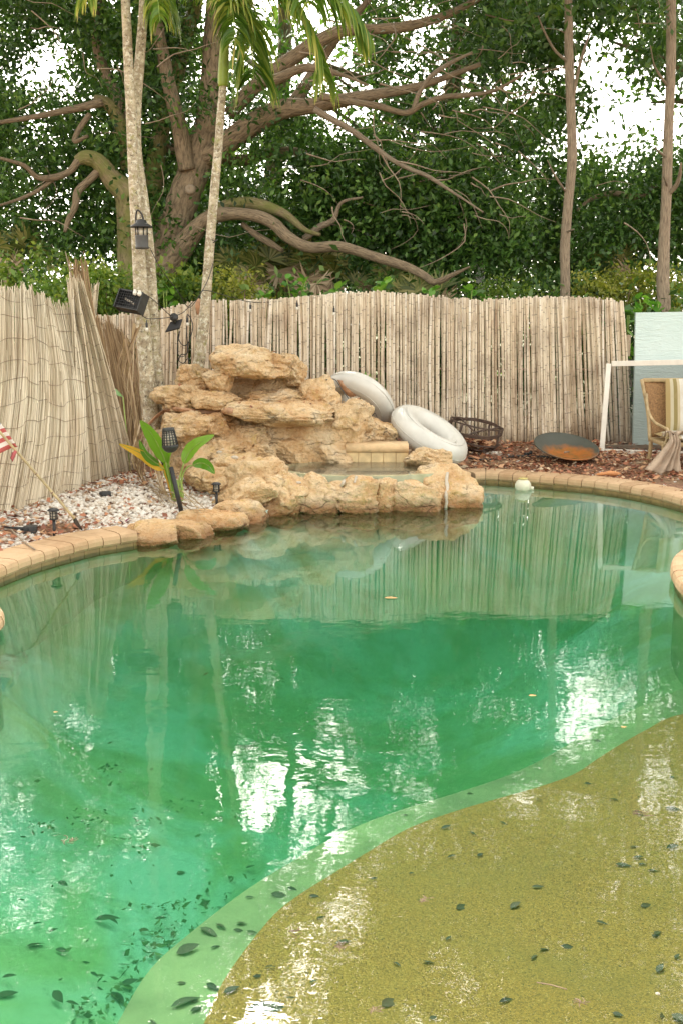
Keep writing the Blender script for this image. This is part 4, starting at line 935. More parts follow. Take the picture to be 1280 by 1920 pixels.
# fan palms
def fan(L, n, seed):
    r = np.random.default_rng(seed); V = []; F = []; T = []
    for k in range(n):
        a = -1.9 + 3.8 * k / (n - 1) + r.normal(0, .04); l = L * (1 - .25 * abs(a) / 1.9) * r.uniform(.85, 1.1); d = r.uniform(.1, .45)
        dx, dz_ = math.sin(a), math.cos(a); w_ = .03 * L / .6
        pts = [(0, 0, 0), (dx * l * .55, -.02, dz_ * l * .55 - d * l * .1), (dx * l, -.05, dz_ * l - d * l * .7)]
        b = len(V); px_, pz = dz_ * w_, -dx * w_
        V += [pts[0], (pts[1][0] + px_, pts[1][1] + .01, pts[1][2] + pz), pts[2], (pts[1][0] - px_, pts[1][1] + .01, pts[1][2] - pz)]; F.append((b, b + 1, b + 2, b + 3)); T += [r.uniform(0, 1)] * 4
    return np.array(V), np.array(F), T
def fan_palm(px, py, Y, nf, label, seed):
    c = P(px, py, Y); z0 = gz1(c.x, Y); t = empty('fan_palm', (c.x, Y, z0), label, 'palm', 'fan palms beyond the fence'); r = random.Random(seed)
    MB().tube(cr([(c.x, Y, z0 - .1), (c.x + .03, Y, (z0 + c.z) / 2), (c.x, Y, c.z)], 8), .09, 8, wob=.3).build('trunk', MAT['wood'], t)
    for k in range(nf):
        a = r.uniform(0, 6.28); el_ = r.uniform(-.7, 1.0); l = r.uniform(.2, .42)
        hd = Vector((c.x + math.cos(a) * math.cos(el_) * l, Y + math.sin(a) * math.cos(el_) * l * .8, c.z + math.sin(el_) * l))
        V, F, T = fan(r.uniform(.30, .46), 19, seed * 31 + k)
        M = np.array(Matrix.Rotation(r.uniform(-.9, .9), 3, 'Y') @ Matrix.Rotation(r.uniform(-.5, .9), 3, 'X') @ Matrix.Rotation(math.pi if el_ < -.1 else 0, 3, 'Y'))
        fo = obj('fan_leaf', V @ M.T + np.array(hd), F, MAT['deadfrond' if el_ < -.15 else 'fan'], t, smooth=False, tint=T)
        MB().tube([(c.x, Y, c.z), tuple(hd)], .01, 4).build('stalk', MAT['stem'], t)
fan_palm(460, 512, 16.4, 13, 'fan palm with yellowing leaves just right of the leaning palm', 1)
fan_palm(545, 500, 16.8, 16, 'fan palm with hanging dry leaves under the low oak limb', 2)
fan_palm(605, 515, 16.3, 13, 'fan palm with bright ragged leaves left of the fence crest', 3)
fan_palm(690, 535, 16.4, 9, 'low fan palm below the middle of the oak limb', 4)
fan_palm(30, 490, 16.5, 10, 'yellowish fan palm beyond the far corner of the reed screen', 5)
fan_palm(1160, 500, 17.5, 5, 'pale fan palm between the two slim trunks', 6)
fan_palm(800, 548, 15.0, 7, 'small fan palm under the tip of the low oak limb', 7)
# pale house seen through the leaves, post, wires
hs_ = empty('house', (-2.6, 27, .15), 'pale house barely seen through the leaves behind the oak', 'house')
MB().box((-2.6, 28.5, 1.6), (5.2, 3, 2.9)).build('wall', MAT['wall'], hs_, smooth=False)
V = [(-5.5, 26.7, 3.06), (.3, 26.7, 3.06), (.3, 30.3, 3.06), (-5.5, 30.3, 3.06), (-4.6, 28.5, 4.2), (-.6, 28.5, 4.2)]
obj('roof', V, [(0, 1, 5, 4), (2, 3, 4, 5), (1, 2, 5), (3, 0, 4), (3, 2, 1, 0)], MAT['darkgrey'], hs_, smooth=False)
for wx in (-4.2, -1.2):
    w1 = MB().box((wx, 26.985, 1.9), (.9, .06, 1.1)).build('window', MAT['white'], hs_, smooth=False)
    MB().box((wx, 26.95, 1.9), (.78, .03, .98)).build('pane', MAT['blackp'], w1, smooth=False)
pp = P(897, 520, 17.2)
wp = MB().box((pp.x, 17.2, 1.35), (.16, .16, 2.5), bev=.01).box((pp.x, 17.2, 2.63), (.2, .2, .05), bev=.01).build('white_post', MAT['wall'], smooth=False)
tag(wp, 'white post standing beyond the fence in a leaf gap', 'post')
for k, (y0, lab) in enumerate(((216, 'upper thin overhead wire crossing the sky gap'), (252, 'lower thin overhead wire crossing the sky gap'))):
    a, b = P(-400, y0 + 25, 30), P(1700, y0 - 8, 30); mid = (a + b) / 2 - Vector((0, 0, .25))
    tag(MB().tube(cr([a, mid, b], 20), .009, 4).build('overhead_wire', MAT['darkgrey']), lab, 'wire', 'overhead wires')
# ------------------------------------------------------------------ feather palms in the yard
def frond(parent, pts, nl, L, seed, yel=.3, hang=1.0, mat='frond', wid=.038):
    """pts: 3-D curve of the midrib"""
    r = np.random.default_rng(seed); c = cr(pts, 40); m = len(c)
    T = np.gradient(c, axis=0); T /= np.linalg.norm(T, axis=1)[:, None]
    V = []; F = []; tn = []
    for i in range(nl):
        t = .08 + .92 * (i / nl) ** .95; k = min(int(t * (m - 1)), m - 1); p = c[k]; tv = T[k]
        for sgn in (-1, 1):
            side = np.cross(tv, [0, 0, 1.]); side /= np.linalg.norm(side) + 1e-6
            d = side * sgn * r.uniform(.55, .9) + tv * r.uniform(.45, .75) + np.array([0, 0, .15]); d /= np.linalg.norm(d)
            l = 1.15 * L * math.sin(math.pi * (.12 + .8 * t)) ** .6 * r.uniform(.8, 1.12)
            q = [p]; dd = d.copy()
            for s in range(4):
                dd = dd + np.array([0, 0, -1]) * hang * .34 * (s + .6); dd /= np.linalg.norm(dd); q.append(q[-1] + dd * l / 4)
            wv = np.cross(d, tv); wv = np.cross(d, wv) * .3 + wv; wv += r.normal(0, .35, 3); wv -= d * (wv @ d); wv /= np.linalg.norm(wv) + 1e-6
            b = len(V); ty = np.clip(r.beta(1.2, 2.4) + (yel - .3), 0, .8)
            for s, qq in enumerate(q):
                ww = wid * (.45, 1, .95, .6, .05)[s] * .5; V += [qq - wv * ww, qq + wv * ww]; tn += [min(1, ty + .5 * (s / 4) ** 2.5 * r.uniform(.3, 1))] * 2
            F += [(b + 2 * s, b + 2 * s + 1, b + 2 * s + 3, b + 2 * s + 2) for s in range(4)]
    fo = obj('frond', V, np.array(F), MAT[mat], parent, smooth=False, tint=tn)
    MB().tube(c, np.linspace(.014, .003, m), 5).build('midrib', MAT['stem'] if mat == 'frond' else MAT['twig_pale'], fo)
    return fo
def palm_trunk(parent, pts, Y, zb, shaft=None):
    Q = [(*P(x, y, Y), r * .9 * pxm(Y)) for x, y, r in pts]; b = Q[-1]; Q.append((b[0] + .02, b[1], zb, b[3] * 1.12))
    c = cr(Q[::-1], 60); MB().tube(c[:, :3], c[:, 3], 14, wob=.05).build('trunk', MAT['palm'], parent)
    if shaft:
        q = cr([(*P(x, y, Y), r * pxm(Y)) for x, y, r in shaft], 16); MB().tube(q[:, :3], q[:, 3], 12).build('crownshaft', MAT['shaft'], parent)
YP = 12.35; zb = .2
p3 = empty('feather_palm', (P(373, 690, YP).x, YP, zb), 'slim leaning palm with green crownshaft behind the top of the waterfall', 'palm', 'feather palms')
palm_trunk(p3, [(419, 158, 7.5), (415, 205, 8), (410, 270, 8.5), (404, 340, 9), (398, 410, 9.5), (393, 470, 10), (388, 540, 10.5), (383, 600, 11), (375, 670, 12), (369, 720, 13)], YP, zb,
    [(419.5, 162, 9), (419, 150, 10), (420, 120, 9.5), (422, 80, 8), (424, 40, 7), (427, 5, 5)])
for k, (px, L, yl, Yo) in enumerate([
    ([(424, 50), (440, 22), (458, 30), (468, 70), (474, 115), (476, 150)], .66, .33, -.15), ([(424, 30), (470, -20), (530, -10), (575, 40), (600, 95), (608, 140)], .74, .38, -.1),
    ([(424, 20), (490, -30), (570, -35), (640, 5), (690, 70)], .66, .34, .1), ([(424, 30), (400, -30), (370, -50), (330, -40)], .5, .3, .2),
    ([(424, 20), (420, -80), (450, -160), (520, -190)], .6, .25, .2), ([(424, 20), (400, -90), (340, -140), (280, -120)], .6, .25, 0), ([(424, 40), (432, 0), (438, 30), (440, 80)], .4, .35, -.5), ([(424, 20), (470, -60), (520, -75), (560, -40), (580, 10)], .55, .3, -.8)]):
    frond(p3, [P(x, y, YP + Yo * i / (len(px) - 1)) for i, (x, y) in enumerate(px)], 56, L, 200 + k, yl, .8)
YQ = 11.75
p1 = empty('feather_palm', (P(287, 760, YQ).x, YQ, zb), 'double-trunked lichen-spotted palm carrying the black lantern', 'palm', 'feather palms')
palm_trunk(p1, [(228, -260, 8), (232, -120, 8.5), (236, 0, 9), (240, 90, 9.5), (245, 190, 10), (249, 280, 11), (254, 370, 12), (259, 450, 13), (264, 540, 14.5), (270, 640, 16.5), (277, 720, 17.5), (283, 790, 18)], YQ, zb)
palm_trunk(p1, [(276, -150, 8), (272, -40, 8.5), (268, 40, 9), (262, 120, 10), (256, 200, 10.5), (256, 280, 11), (268, 370, 11), (278, 450, 11.5), (284, 540, 12), (290, 640, 12.5), (297, 720, 13), (302, 790, 13)], YQ + .16, zb, [(276, -160, 9), (277, -200, 10), (279, -280, 8), (280, -340, 4)])
for k, (px, L, yl, Yo) in enumerate([([(277, -60), (290, -60), (300, -30), (306, 10), (308, 30)], .42, .4, -.2), ([(272, -60), (240, -90), (195, -70), (170, -30), (160, -5)], .40, .55, -.3),
    ([(279, -300), (320, -360), (380, -340), (420, -280)], .6, .3, .2), ([(279, -300), (240, -380), (180, -360), (130, -290)], .6, .3, -.3), ([(279, -300), (300, -400), (290, -470)], .6, .3, .5), ([(272, -20), (285, -40), (296, 0), (300, 40)], .3, .5, -.5)]):
    frond(p1, [P(x, y, YQ + Yo * i / (len(px) - 1)) for i, (x, y) in enumerate(px)], 34, L, 230 + k, yl, 1.2)
# dead fronds hanging by the trunk and on the rocks
def dead_bundle(name, label, curves, seed, rad=.012):
    r = np.random.default_rng(seed); V = []; F = []; T = []
    c0 = np.array(curves[0][0]); t = empty(name, tuple(np.array(curves[0][-1])), label, 'dead frond', 'dead palm fronds')
    for cv in curves:
        for k in range(9):
            c = cr(np.array([np.array(p) for p in cv]) + r.normal(0, .035, (len(cv), 3)), 10); b = len(V); tn = r.uniform(0, 1); w_ = r.uniform(.5, 1.3) * rad
            sd_ = r.normal(size=3); sd_ /= np.linalg.norm(sd_)
            for i, p in enumerate(c): V += [p - sd_ * w_ * (1 - .7 * i / 9), p + sd_ * w_ * (1 - .7 * i / 9)]; T += [tn, tn]
            F += [(b + 2 * i, b + 2 * i + 1, b + 2 * i + 3, b + 2 * i + 2) for i in range(9)]
    obj('dry_leaflets', V, np.array(F), MAT['deadfrond'], t, smooth=False, tint=T); return t
YD = 11.4
dead_bundle('dead_frond', 'dry brown frond hanging down the double palm trunk', [[P(255, 610, YD), P(240, 680, YD), P(252, 740, YD), P(262, 830, YD)], [P(236, 632, YD), P(245, 690, YD), P(255, 760, YD), P(272, 840, YD)], [P(250, 640, YD), P(258, 720, YD), P(246, 800, YD)], [P(232, 660, YD), P(231, 690, YD), P(233, 720, YD)]], 3, .010)
dead_bundle('dead_frond', 'pale dry frond heap beside the broad-leaved plant', [[P(262, 800, 10.3), P(255, 860, 10.2), G(270, 900, .2), G(310, 940, .18)], [P(280, 830, 10.2), P(290, 870, 10.1), G(300, 915, .2), G(318, 935, .18)], [P(258, 860, 10.3), G(275, 905, .22), G(320, 925, .2)], [P(300, 810, 10.4), P(270, 830, 10.3), P(262, 870, 10.3)]], 4, .011)
dead_bundle('dead_frond', 'dry frond strands lying on the gravel behind the thin path light', [[G(330, 930, .2), G(360, 945, .2), G(385, 962, .18)], [G(345, 925, .22), G(365, 950, .19), G(372, 966, .17)]], 5, .006)
q = [on_rock(x, y, .03) for x, y in ((432, 770), (415, 771), (385, 773), (355, 770), (330, 767), (312, 770))]; q = [a for a in q if a is not None]
q += [P(296, 780, q[-1].y - .1), P(276, 800, q[-1].y - .2), P(262, 825, q[-1].y - .2)]
c = cr(q, 26); o = MB().tube(c, np.interp(np.linspace(0, 1, 26), [0, .1, .4, .7, 1], [.034, .036, .026, .014, .005]), 9, wob=.35).build('palm_sheath', MAT['sheath'])
tag(o, 'reddish brown dead palm sheath lying across the rocks', 'dead frond')
q2 = cr([a + Vector((0, -.03, .012)) for a in q], 20); o = MB().tube(q2[6:], np.linspace(.018, .004, 14), 6, wob=.4).build('palm_sheath', MAT['sheath']); tag(o, 'thin curled strip beside the reddish palm sheath on the rocks', 'dead frond')

# ------------------------------------------------------------------ hanging lamp, flood light, string lights
Yl = 11.5; lp = P(267, 467, Yl); u = pxm(Yl)
ln = empty('lantern', tuple(lp), 'black hanging lantern with a flared cap on the double palm', 'lantern')
MB().lathe([(0, 0), (11 * u, 0), (12.5 * u, 1.5 * u), (12.5 * u, 4 * u), (11.5 * u, 6 * u), (12 * u, 22 * u), (12.5 * u, 24 * u), (0, 24 * u)], 20, c=lp).build('body', MAT['darkgrey'], ln)
MB().lathe([(9 * u, 24 * u), (9 * u, 37 * u)], 16, c=lp).build('glass', MAT['lens'], ln)
for k in range(6):
    a = k * math.pi / 3; MB().tube([lp + Vector((math.cos(a) * 10.5 * u, math.sin(a) * 10.5 * u, 23 * u)), lp + Vector((math.cos(a) * 10.5 * u, math.sin(a) * 10.5 * u, 38 * u))], 1.1 * u, 5).build('bar', MAT['black'], ln)
MB().lathe([(20 * u, 38 * u), (20.5 * u, 40 * u), (12 * u, 45 * u), (10 * u, 47 * u), (9 * u, 51 * u), (3 * u, 53 * u), (0, 53 * u)], 24, c=lp).build('cap', MAT['black'], ln)
MB().tube(cr([lp + Vector((4 * u, 0, 52 * u)), lp + Vector((1 * u, 0, 62 * u)), lp + Vector((-6 * u, 0, 69 * u)), lp + Vector((-10 * u, .02, 60 * u)), lp + Vector((-11 * u, .05, 46 * u))], 16), 1.6 * u, 6).build('hook', MAT['black'], ln)
Yb = 11.35; bc = P(243, 563, Yb); u = pxm(Yb)
fl = empty('cage_lamp', tuple(bc), 'black box lamp with a wire grille tilted on the double palm trunk', 'lamp')
Mb = Matrix.Rotation(R(10), 3, 'Y') @ Matrix.Rotation(R(-24), 3, 'Z') @ Matrix.Rotation(R(-18), 3, 'X')
bp = lambda x, y, z: bc + Mb @ Vector((x * u, y * u, z * u))
def bpart(name, mat, fn, par=None): m_ = MB(); fn(m_); return m_.build(name, MAT[mat], par or fl, smooth=False)
bpart('housing', 'blackp', lambda m: [m.box(bp(0, 9, 18), (50 * u, 22 * u, 2 * u), Mb), m.box(bp(0, 9, -16), (46 * u, 22 * u, 2 * u), Mb), m.box(bp(-26, 8, 0), (2 * u, 24 * u, 36 * u), Mb), m.box(bp(25, 8, 0), (2 * u, 24 * u, 36 * u), Mb), m.box(bp(0, 19, 0), (50 * u, 2 * u, 36 * u), Mb)])
for k in range(11): bpart('grille_bar', 'black', lambda m: m.tube([bp(-24 + k * 4.8, -2, -15), bp(-24 + k * 4.8, -2, 17)], .55 * u, 4))
for k in range(7): bpart('grille_bar', 'black', lambda m: m.tube([bp(-25, -2.4, -14 + k * 5), bp(25, -2.4, -14 + k * 5)], .5 * u, 4))
bpart('tube', 'lens', lambda m: m.tube([bp(-15, 8, 4), bp(8, 8, -3)], 2.2 * u, 8))
for sx in (12, 22): bpart('bulb', 'bulb', lambda m: m.lathe([(0, -5 * u), (3.5 * u, -3 * u), (4.6 * u, 0), (3 * u, 4 * u), (2 * u, 7 * u), (0, 7 * u)], 12, c=bp(sx - 2, -4, 14)))
def cord(name, pts, label, r=.0045, mat='black'):
    return tag(MB().tube(cr([Vector(p) for p in pts], 12 * len(pts)), r, 5).build(name, MAT[mat]), label, 'cord', 'black cords')
Ys = 11.9
cord('cable', [P(283, 468, 11.6), P(303, 505, 11.6), P(335, 548, 11.8), P(352, 575, 12.1), P(365, 568, 12.2), P(388, 530, 12.25), P(400, 495, 12.3)], 'black cable sagging from the lantern to the leaning palm')
cord('cable', [P(260, 585, 11.35), P(276, 597, 11.4), P(300, 597, 11.6), P(323, 594, 11.8), P(345, 585, 12), P(362, 566, 12.2)], 'black cable running from the box lamp past the solar lamp')
cord('cable', [P(262, 545, 11.4), P(285, 560, 11.5), P(305, 578, 11.7), P(320, 592, 11.85)], 'straight black wire from the box lamp to the solar lamp')
cord('cable', [P(338, 620, 11.9), P(335, 635, 11.9), P(345, 648, 11.9), P(355, 640, 11.9), P(362, 610, 11.9), P(352, 590, 11.9), P(350, 620, 11.9), P(352, 660, 11.9), P(340, 665, 11.9), P(336, 676, 11.9), P(345, 681, 11.9), P(353, 672, 11.9), P(354, 690, 11.9)], 'tangled black cord hanging below the solar lamp', .006)
cord('cable', [P(337, 625, 11.85), P(333, 650, 11.85), P(337, 668, 11.85), P(350, 664, 11.85), P(352, 640, 11.85)], 'loop of black cord behind the solar lamp', .005)
cord('cable', [P(398, 450, 12.25), P(405, 452, 12.2), P(408, 449, 12.22), P(400, 455, 12.3)], 'short black tie round the leaning palm trunk', .005)
cord('cable', [P(375, 548, 12.2), P(390, 545, 12.15), P(430, 556, 13.2), P(470, 566, 13.4), P(520, 565, 13.5), P(580, 556, 13.55), P(625, 560, 13.55)], 'string light cable along the top of the bamboo fence')
def bulb(px, py, Y, label):
    p = P(px, py, Y); b = empty('hanging_bulb', tuple(p), label, 'light bulb', 'string light bulbs')
    MB().lathe([(0, 0), (.012, .004), (.018, .02), (.014, .038), (.008, .045)], 10, c=p).build('glass', MAT['bulb'], b)
    MB().lathe([(.011, .04), (.013, .05), (.013, .085), (.006, .095), (.004, .12), (0, .12)], 8, c=p).build('socket', MAT['black'], b)
bulb(276, 622, 11.3, 'bare bulb hanging in front of the double palm trunk')
bulb(470, 586, 13.38, 'small bulb on the fence near the leaning palm'); bulb(557, 582, 13.42, 'small bulb on the fence below the round-leaved plant'); bulb(626, 592, 13.42, 'small bulb on the fence near its crest')
bulb(352, 612, 11.85, 'small bulb caught in the tangled cord')
Yv = 11.85; sp_ = P(325, 610, Yv); u = pxm(Yv)
sl = empty('solar_lamp', tuple(sp_), 'black solar panel lamp on a round mount beside the palm', 'lamp')
Ms = Matrix.Rotation(R(-14), 3, 'Y') @ Matrix.Rotation(R(38), 3, 'X')
V0 = [(-14, -9), (12, -9), (17, 9), (-5, 9)]
A_ = [sp_ + Vector((x * u, y * u * .4, y * u * .85 + x * u * .25)) for x, y in V0]; B_ = [a + Vector((0, 2.5 * u, -2 * u)) for a in A_]
obj('panel', A_ + B_, [(0, 1, 2, 3), (7, 6, 5, 4), (0, 4, 5, 1), (1, 5, 6, 2), (2, 6, 7, 3), (3, 7, 4, 0)], MAT['black'], sl, smooth=False)
MB().lathe([(0, 0), (7 * u, 0), (8 * u, 2 * u), (7 * u, 6 * u), (0, 7 * u)], 16, Matrix.Rotation(R(65), 3, 'X'), P(327, 596, Yv)).build('mount', MAT['blackp'], sl)
MB().tube([P(327, 597, Yv - .02), P(328, 606, Yv - .01)], 2.4 * u, 6).build('arm', MAT['blackp'], sl)
o = MB().tube(cr([P(377, 564, 13.3), P(372, 572, 13.28), P(371, 590, 13.28)], 8), [.05, .055, .05, .045, .04, .03, .02, .01], 8, wob=.4).build('dry_sheath', MAT['sheath']); tag(o, 'curled reddish sheath stuck on the fence top behind the leaning palm', 'dead leaf')

# ------------------------------------------------------------------ garden lights
def path_light(base, h, hw, label, lean=(0, 0)):
    t = empty('path_light', tuple(base), label, 'path light', 'black solar path lights'); b = Vector(base); s = hw
    L_ = lambda z: b + Vector((lean[0] * z / h, lean[1] * z / h, z))
    MB().tube([L_(-.03), L_(h * .62)], s * .27, 8).build('stake', MAT['black'], t)
    MB().lathe([(0, 0), (s * .62, 0), (s * .7, s * .15), (s * .5, s * .25), (0, s * .25)], 14, c=L_(h * .6)).build('base', MAT['blackp'], t)
    MB().lathe([(s * .45, 0), (s * .45, h * .26)], 12, c=L_(h * .64)).build('lens', MAT['lens'], t)
    for k in range(8):
        a = k * math.pi / 4; o = Vector((math.cos(a) * s * .62, math.sin(a) * s * .62, 0)); MB().tube([L_(h * .62) + o, L_(h * .9) + o], s * .07, 4).build('bar', MAT['black'], t)
    for z in (.72, .81): MB().lathe([(s * .6, 0), (s * .68, 0), (s * .68, s * .1), (s * .6, s * .1), (s * .6, 0)], 16, c=L_(h * z)).build('ring', MAT['black'], t)
    MB().lathe([(0, 0), (s, 0), (s * 1.02, s * .12), (s * .62, s * .42), (0, s * .5)], 16, c=L_(h * .9)).build('cap', MAT['black'], t); return t
def on_ground(px, py, z=.16):
    for _ in range(4): p = G(px, py, z); z = gz1(p.x, p.y)
    return Vector((p.x, p.y, z))
path_light(on_ground(103, 1008), .235, .046, 'small black path light standing in white gravel by the left coping')
path_light(on_ground(407, 952), .235, .044, 'small black path light standing in front of the pale boulder')
b = on_ground(345, 968); hp = P(321, 876, b.y - .04); u = pxm(b.y)
tk = empty('torch_light', tuple(b), 'tall black torch light with a woven head leaning in the gravel', 'torch light')
MB().tube([b - Vector((0, 0, .05)), hp], 4.4 * u, 8).build('pole', MAT['black'], tk)
Mk = Matrix.Rotation(R(-5), 3, 'Y'); hd = P(321, 848, b.y - .05)
MB().lathe([(0, 0), (6 * u, 0), (12 * u, 4 * u), (15.5 * u, 10 * u), (16 * u, 13 * u), (14.8 * u, 14 * u), (0, 14 * u)], 20, Mk, hd).build('bowl', MAT['blackp'], tk)
MB().lathe([(13 * u, 13 * u), (10 * u, 40 * u)], 16, Mk, hd).build('lens', MAT['lens'], tk)
for k in range(14):
    a = k * 2 * math.pi / 14; e_ = lambda r, z: hd + Mk @ Vector((math.cos(a) * r * u, math.sin(a) * r * u, z * u)); MB().tube([e_(14.8, 13), e_(11, 41)], 1.0 * u, 4).build('slat', MAT['blackp'], tk)
for z in (18, 23, 28, 33, 37): r_k = 14.9 - (z - 13) * .135; MB().lathe([(r_k * u, 0), ((r_k + .9) * u, 0), ((r_k + .9) * u, 1.2 * u), (r_k * u, 1.2 * u), (r_k * u, 0)], 18, Mk, hd + Mk @ Vector((0, 0, z * u))).build('band', MAT['blackp'], tk)
MB().lathe([(11.5 * u, 40 * u), (12 * u, 41 * u), (11 * u, 46 * u), (0, 47 * u)], 18, Mk, hd).build('cap', MAT['blackp'], tk)
b = on_ground(60, 1004); u = pxm(b.y)
fa = empty('fallen_light', tuple(b), 'fallen black spot light lying on the white gravel', 'path light', 'black solar path lights')
MB().box(b + Vector((.0, 0, .045)), (22 * u, .075, 17 * u), Matrix.Rotation(R(8), 3, 'Z'), .008).build('head', MAT['blackp'], fa)
MB().box(b + Vector((-.035, -.02, .048)), (10 * u, .06, 14 * u), Matrix.Rotation(R(8), 3, 'Z'), .006).build('collar', MAT['black'], fa)
MB().tube([b + Vector((-.04, 0, .05)), b + Vector((-.22, .03, .06))], [.016, .007], 7).build('stake', MAT['black'], fa)
b = on_ground(200, 932); fb = empty('spot_light', tuple(b), 'small black spot light box half sunk in gravel by the reed screen', 'path light', 'black solar path lights')
MB().box(b + Vector((0, 0, .025)), (.085, .06, .06), Matrix.Rotation(R(15), 3, 'Z'), .008).build('head', MAT['blackp'], fb); MB().box(b + Vector((-.045, 0, .035)), (.03, .05, .03), None, .005).build('bracket', MAT['black'], fb)
# ------------------------------------------------------------------ flag on a bamboo pole, stray stick
tip = on_ground(158, 993); e1 = P(28, 842, 8.0); mid = P(140, 972, 8.2)
top_ = e1 + (e1 - mid) * .62
fg = empty('flag', tuple(tip), 'small striped flag on a leaning bamboo pole with a black spear foot', 'flag')
MB().tube(cr([top_, e1, (e1 + mid) / 2 + Vector((0, 0, .004)), mid], 20), .0105, 8).build('pole', MAT['bamboo'], fg)
for t in (.35, .62): MB().lathe([(.0105, -.006), (.014, 0), (.0105, .006)], 8, Matrix.Rotation(R(-40), 3, 'Y'), e1.lerp(mid, t)).build('node', MAT['twig'], fg)
d = (mid - e1).normalized(); up_ = Vector((0, 0, 1)); sdv = d.cross(Vector((0, 1, 0))).normalized()
q0, q1, q2, q3 = mid + sdv * .012, mid - sdv * .014, tip - Vector((0, 0, .03)), mid + d * .03 - sdv * .028
obj('spear_foot', [q0, q1, q3, q2] + [a + Vector((0, .012, 0)) for a in (q0, q1, q3, q2)], [(0, 1, 2, 3), (7, 6, 5, 4), (0, 4, 5, 1), (1, 5, 6, 2), (2, 6, 7, 3), (3, 7, 4, 0)], MAT['black'], fg, smooth=False)
Af = np.zeros((14, 18, 3)); a0, a1 = np.array(P(33, 838, 7.98)), np.array(P(-42, 752, 7.98)); dn = np.array(P(-10, 872, 7.95)) - a0
for i in range(14):
    for j in range(18):
        s, t = i / 13, j / 17; Af[i, j] = a0 + (a1 - a0) * (1 - s) + dn * 0 + (np.array(P(-85, 850, 7.95)) - a0) * t * .55 * (1 - .15 * s) if False else a0 + (a1 - a0) * s + np.array([-.42, 0, -.16]) * t * (1 - .1 * s) + np.array([.012, .035, .012]) * math.sin(t * 9 + s * 2)
solid(MB().sheet(Af).build('cloth', MAT['flag'], fg), .002)
MB().tube([P(30, 845, 7.97), P(22, 862, 7.95), P(24, 848, 7.96)], [.012, .022, .006], 6, wob=.3).build('loose_corner', simple('red_cloth', (.42, .10, .10), .9), fg)
a, b = on_ground(22, 1005) + Vector((0, 0, .05)), G(66, 1032, .125)
tag(MB().tube(cr([a, (a + b) / 2 + Vector((0, 0, -.01)), b + Vector((0, 0, .006))], 8), .0065, 6).build('stick', MAT['twig_pale']), 'pale stick lying from the gravel onto the coping', 'stick')
# ------------------------------------------------------------------ broad-leaved plant in front of the rocks
bb = on_ground(330, 943); bl = empty('broad_leaved_plant', tuple(bb), 'broad-leaved plant with green and yellowing leaves beside the torch light', 'plant')
def blade(pts, W, mat, fold=.25, twist=0.0, name='leaf'):
    c = cr([Vector(p) for p in pts], 16); T = np.gradient(c, axis=0); T /= np.linalg.norm(T, axis=1)[:, None]; A = np.zeros((16, 5, 3))
    for i in range(16):
        t = i / 15; side = np.cross(T[i], [0, -1, .25]); side /= np.linalg.norm(side) + 1e-6; nr = np.cross(side, T[i])
        side = side * math.cos(twist) + nr * math.sin(twist); nr = np.cross(side, T[i])
        w_ = W * .5 * math.sin(math.pi * min(1, .04 + .95 * t ** .85)) ** .65
        for j, s in enumerate((-1, -.5, 0, .5, 1)): A[i, j] = c[i] + side * w_ * s + nr * w_ * (fold * abs(s) + .06 * math.sin(t * 25 + s * 3))
    o = MB().sheet(A).build(name, MAT[mat], bl)
    MB().tube(c[:, :3], np.linspace(.007, .002, 16), 5).build('midrib', MAT['stem'], o)
def stalk(pts, r=.012, mat='stem'): MB().tube(cr([Vector(p) for p in pts], 12), np.linspace(r, r * .55, 12), 7).build('stalk', MAT[mat], bl)
Yb = bb.y; Q = lambda x, y, o=0: P(x, y, Yb + o)
blade([Q(312, 868), Q(300, 840, -.02), Q(284, 812, -.05), Q(264, 788, -.1)], .15, 'banana', .3, .5); stalk([bb, Q(322, 915), Q(312, 866)], .02)
blade([Q(345, 868), Q(356, 848), Q(372, 832, -.03), Q(402, 816, -.06)], .13, 'banana', .25, .3); stalk([bb + Vector((.03, 0, 0)), Q(336, 905), Q(345, 868)], .012)
blade([Q(362, 872), Q(378, 868), Q(392, 874, -.05), Q(403, 888, -.08)], .10, 'banana', .2, -.3); stalk([bb + Vector((.05, 0, 0)), Q(342, 895), Q(352, 876), Q(366, 872)], .010)
blade([Q(318, 905), Q(316, 880), Q(320, 855, -.03), Q(330, 832)], .10, 'banana', .5, .9)
blade([Q(308, 880), Q(290, 868), Q(265, 850, -.08), Q(224, 832, -.14)], .11, 'yellowing', .3, .6); stalk([bb - Vector((.02, 0, 0)), Q(318, 915), Q(308, 880)], .012, 'yellowing')
blade([Q(300, 872), Q(285, 862, -.05), Q(272, 848, -.1), Q(262, 825, -.12)], .08, 'banana', .3, .4)
blade([Q(328, 935), Q(326, 915), Q(324, 895), Q(318, 870)], .07, 'banana', .5, 1.2)
for k in range(4): stalk([bb + Vector((random.uniform(-.05, .05), 0, -.02)), Q(325 + 6 * k, 925), Q(318 + 7 * k, 900)], .017)
pb = on_ground(232, 984); pu = empty('purple_plant', tuple(pb), 'tiny purple spiky plant by the edge of the coping', 'plant')
LP = leaf_mesh(.12, .022, .25, 6, .3); LP.materials.append(MAT['purple'])
for k in range(9): inst('leaf', LP, pu, Matrix.Rotation(k * .72, 4, 'Z') @ Matrix.Rotation(random.uniform(.15, 1.0), 4, 'X') @ Matrix.Scale(random.uniform(.7, 1.1), 4))
LG = leaf_mesh(.17, .022, .25, 6, .3); LG.materials.append(MAT['clusia'])
c = P(685, 716, 12.9); gp = empty('green_plant', (c.x, 12.9, gz1(c.x, 12.9)), 'small tuft of narrow green leaves behind the upper white ring', 'plant')
hh = c.z - gz1(c.x, 12.9)
MB().tube([(c.x, 12.9, gz1(c.x, 12.9)), (c.x, 12.9, c.z)], .012, 6).build('stem', MAT['stem'], gp)
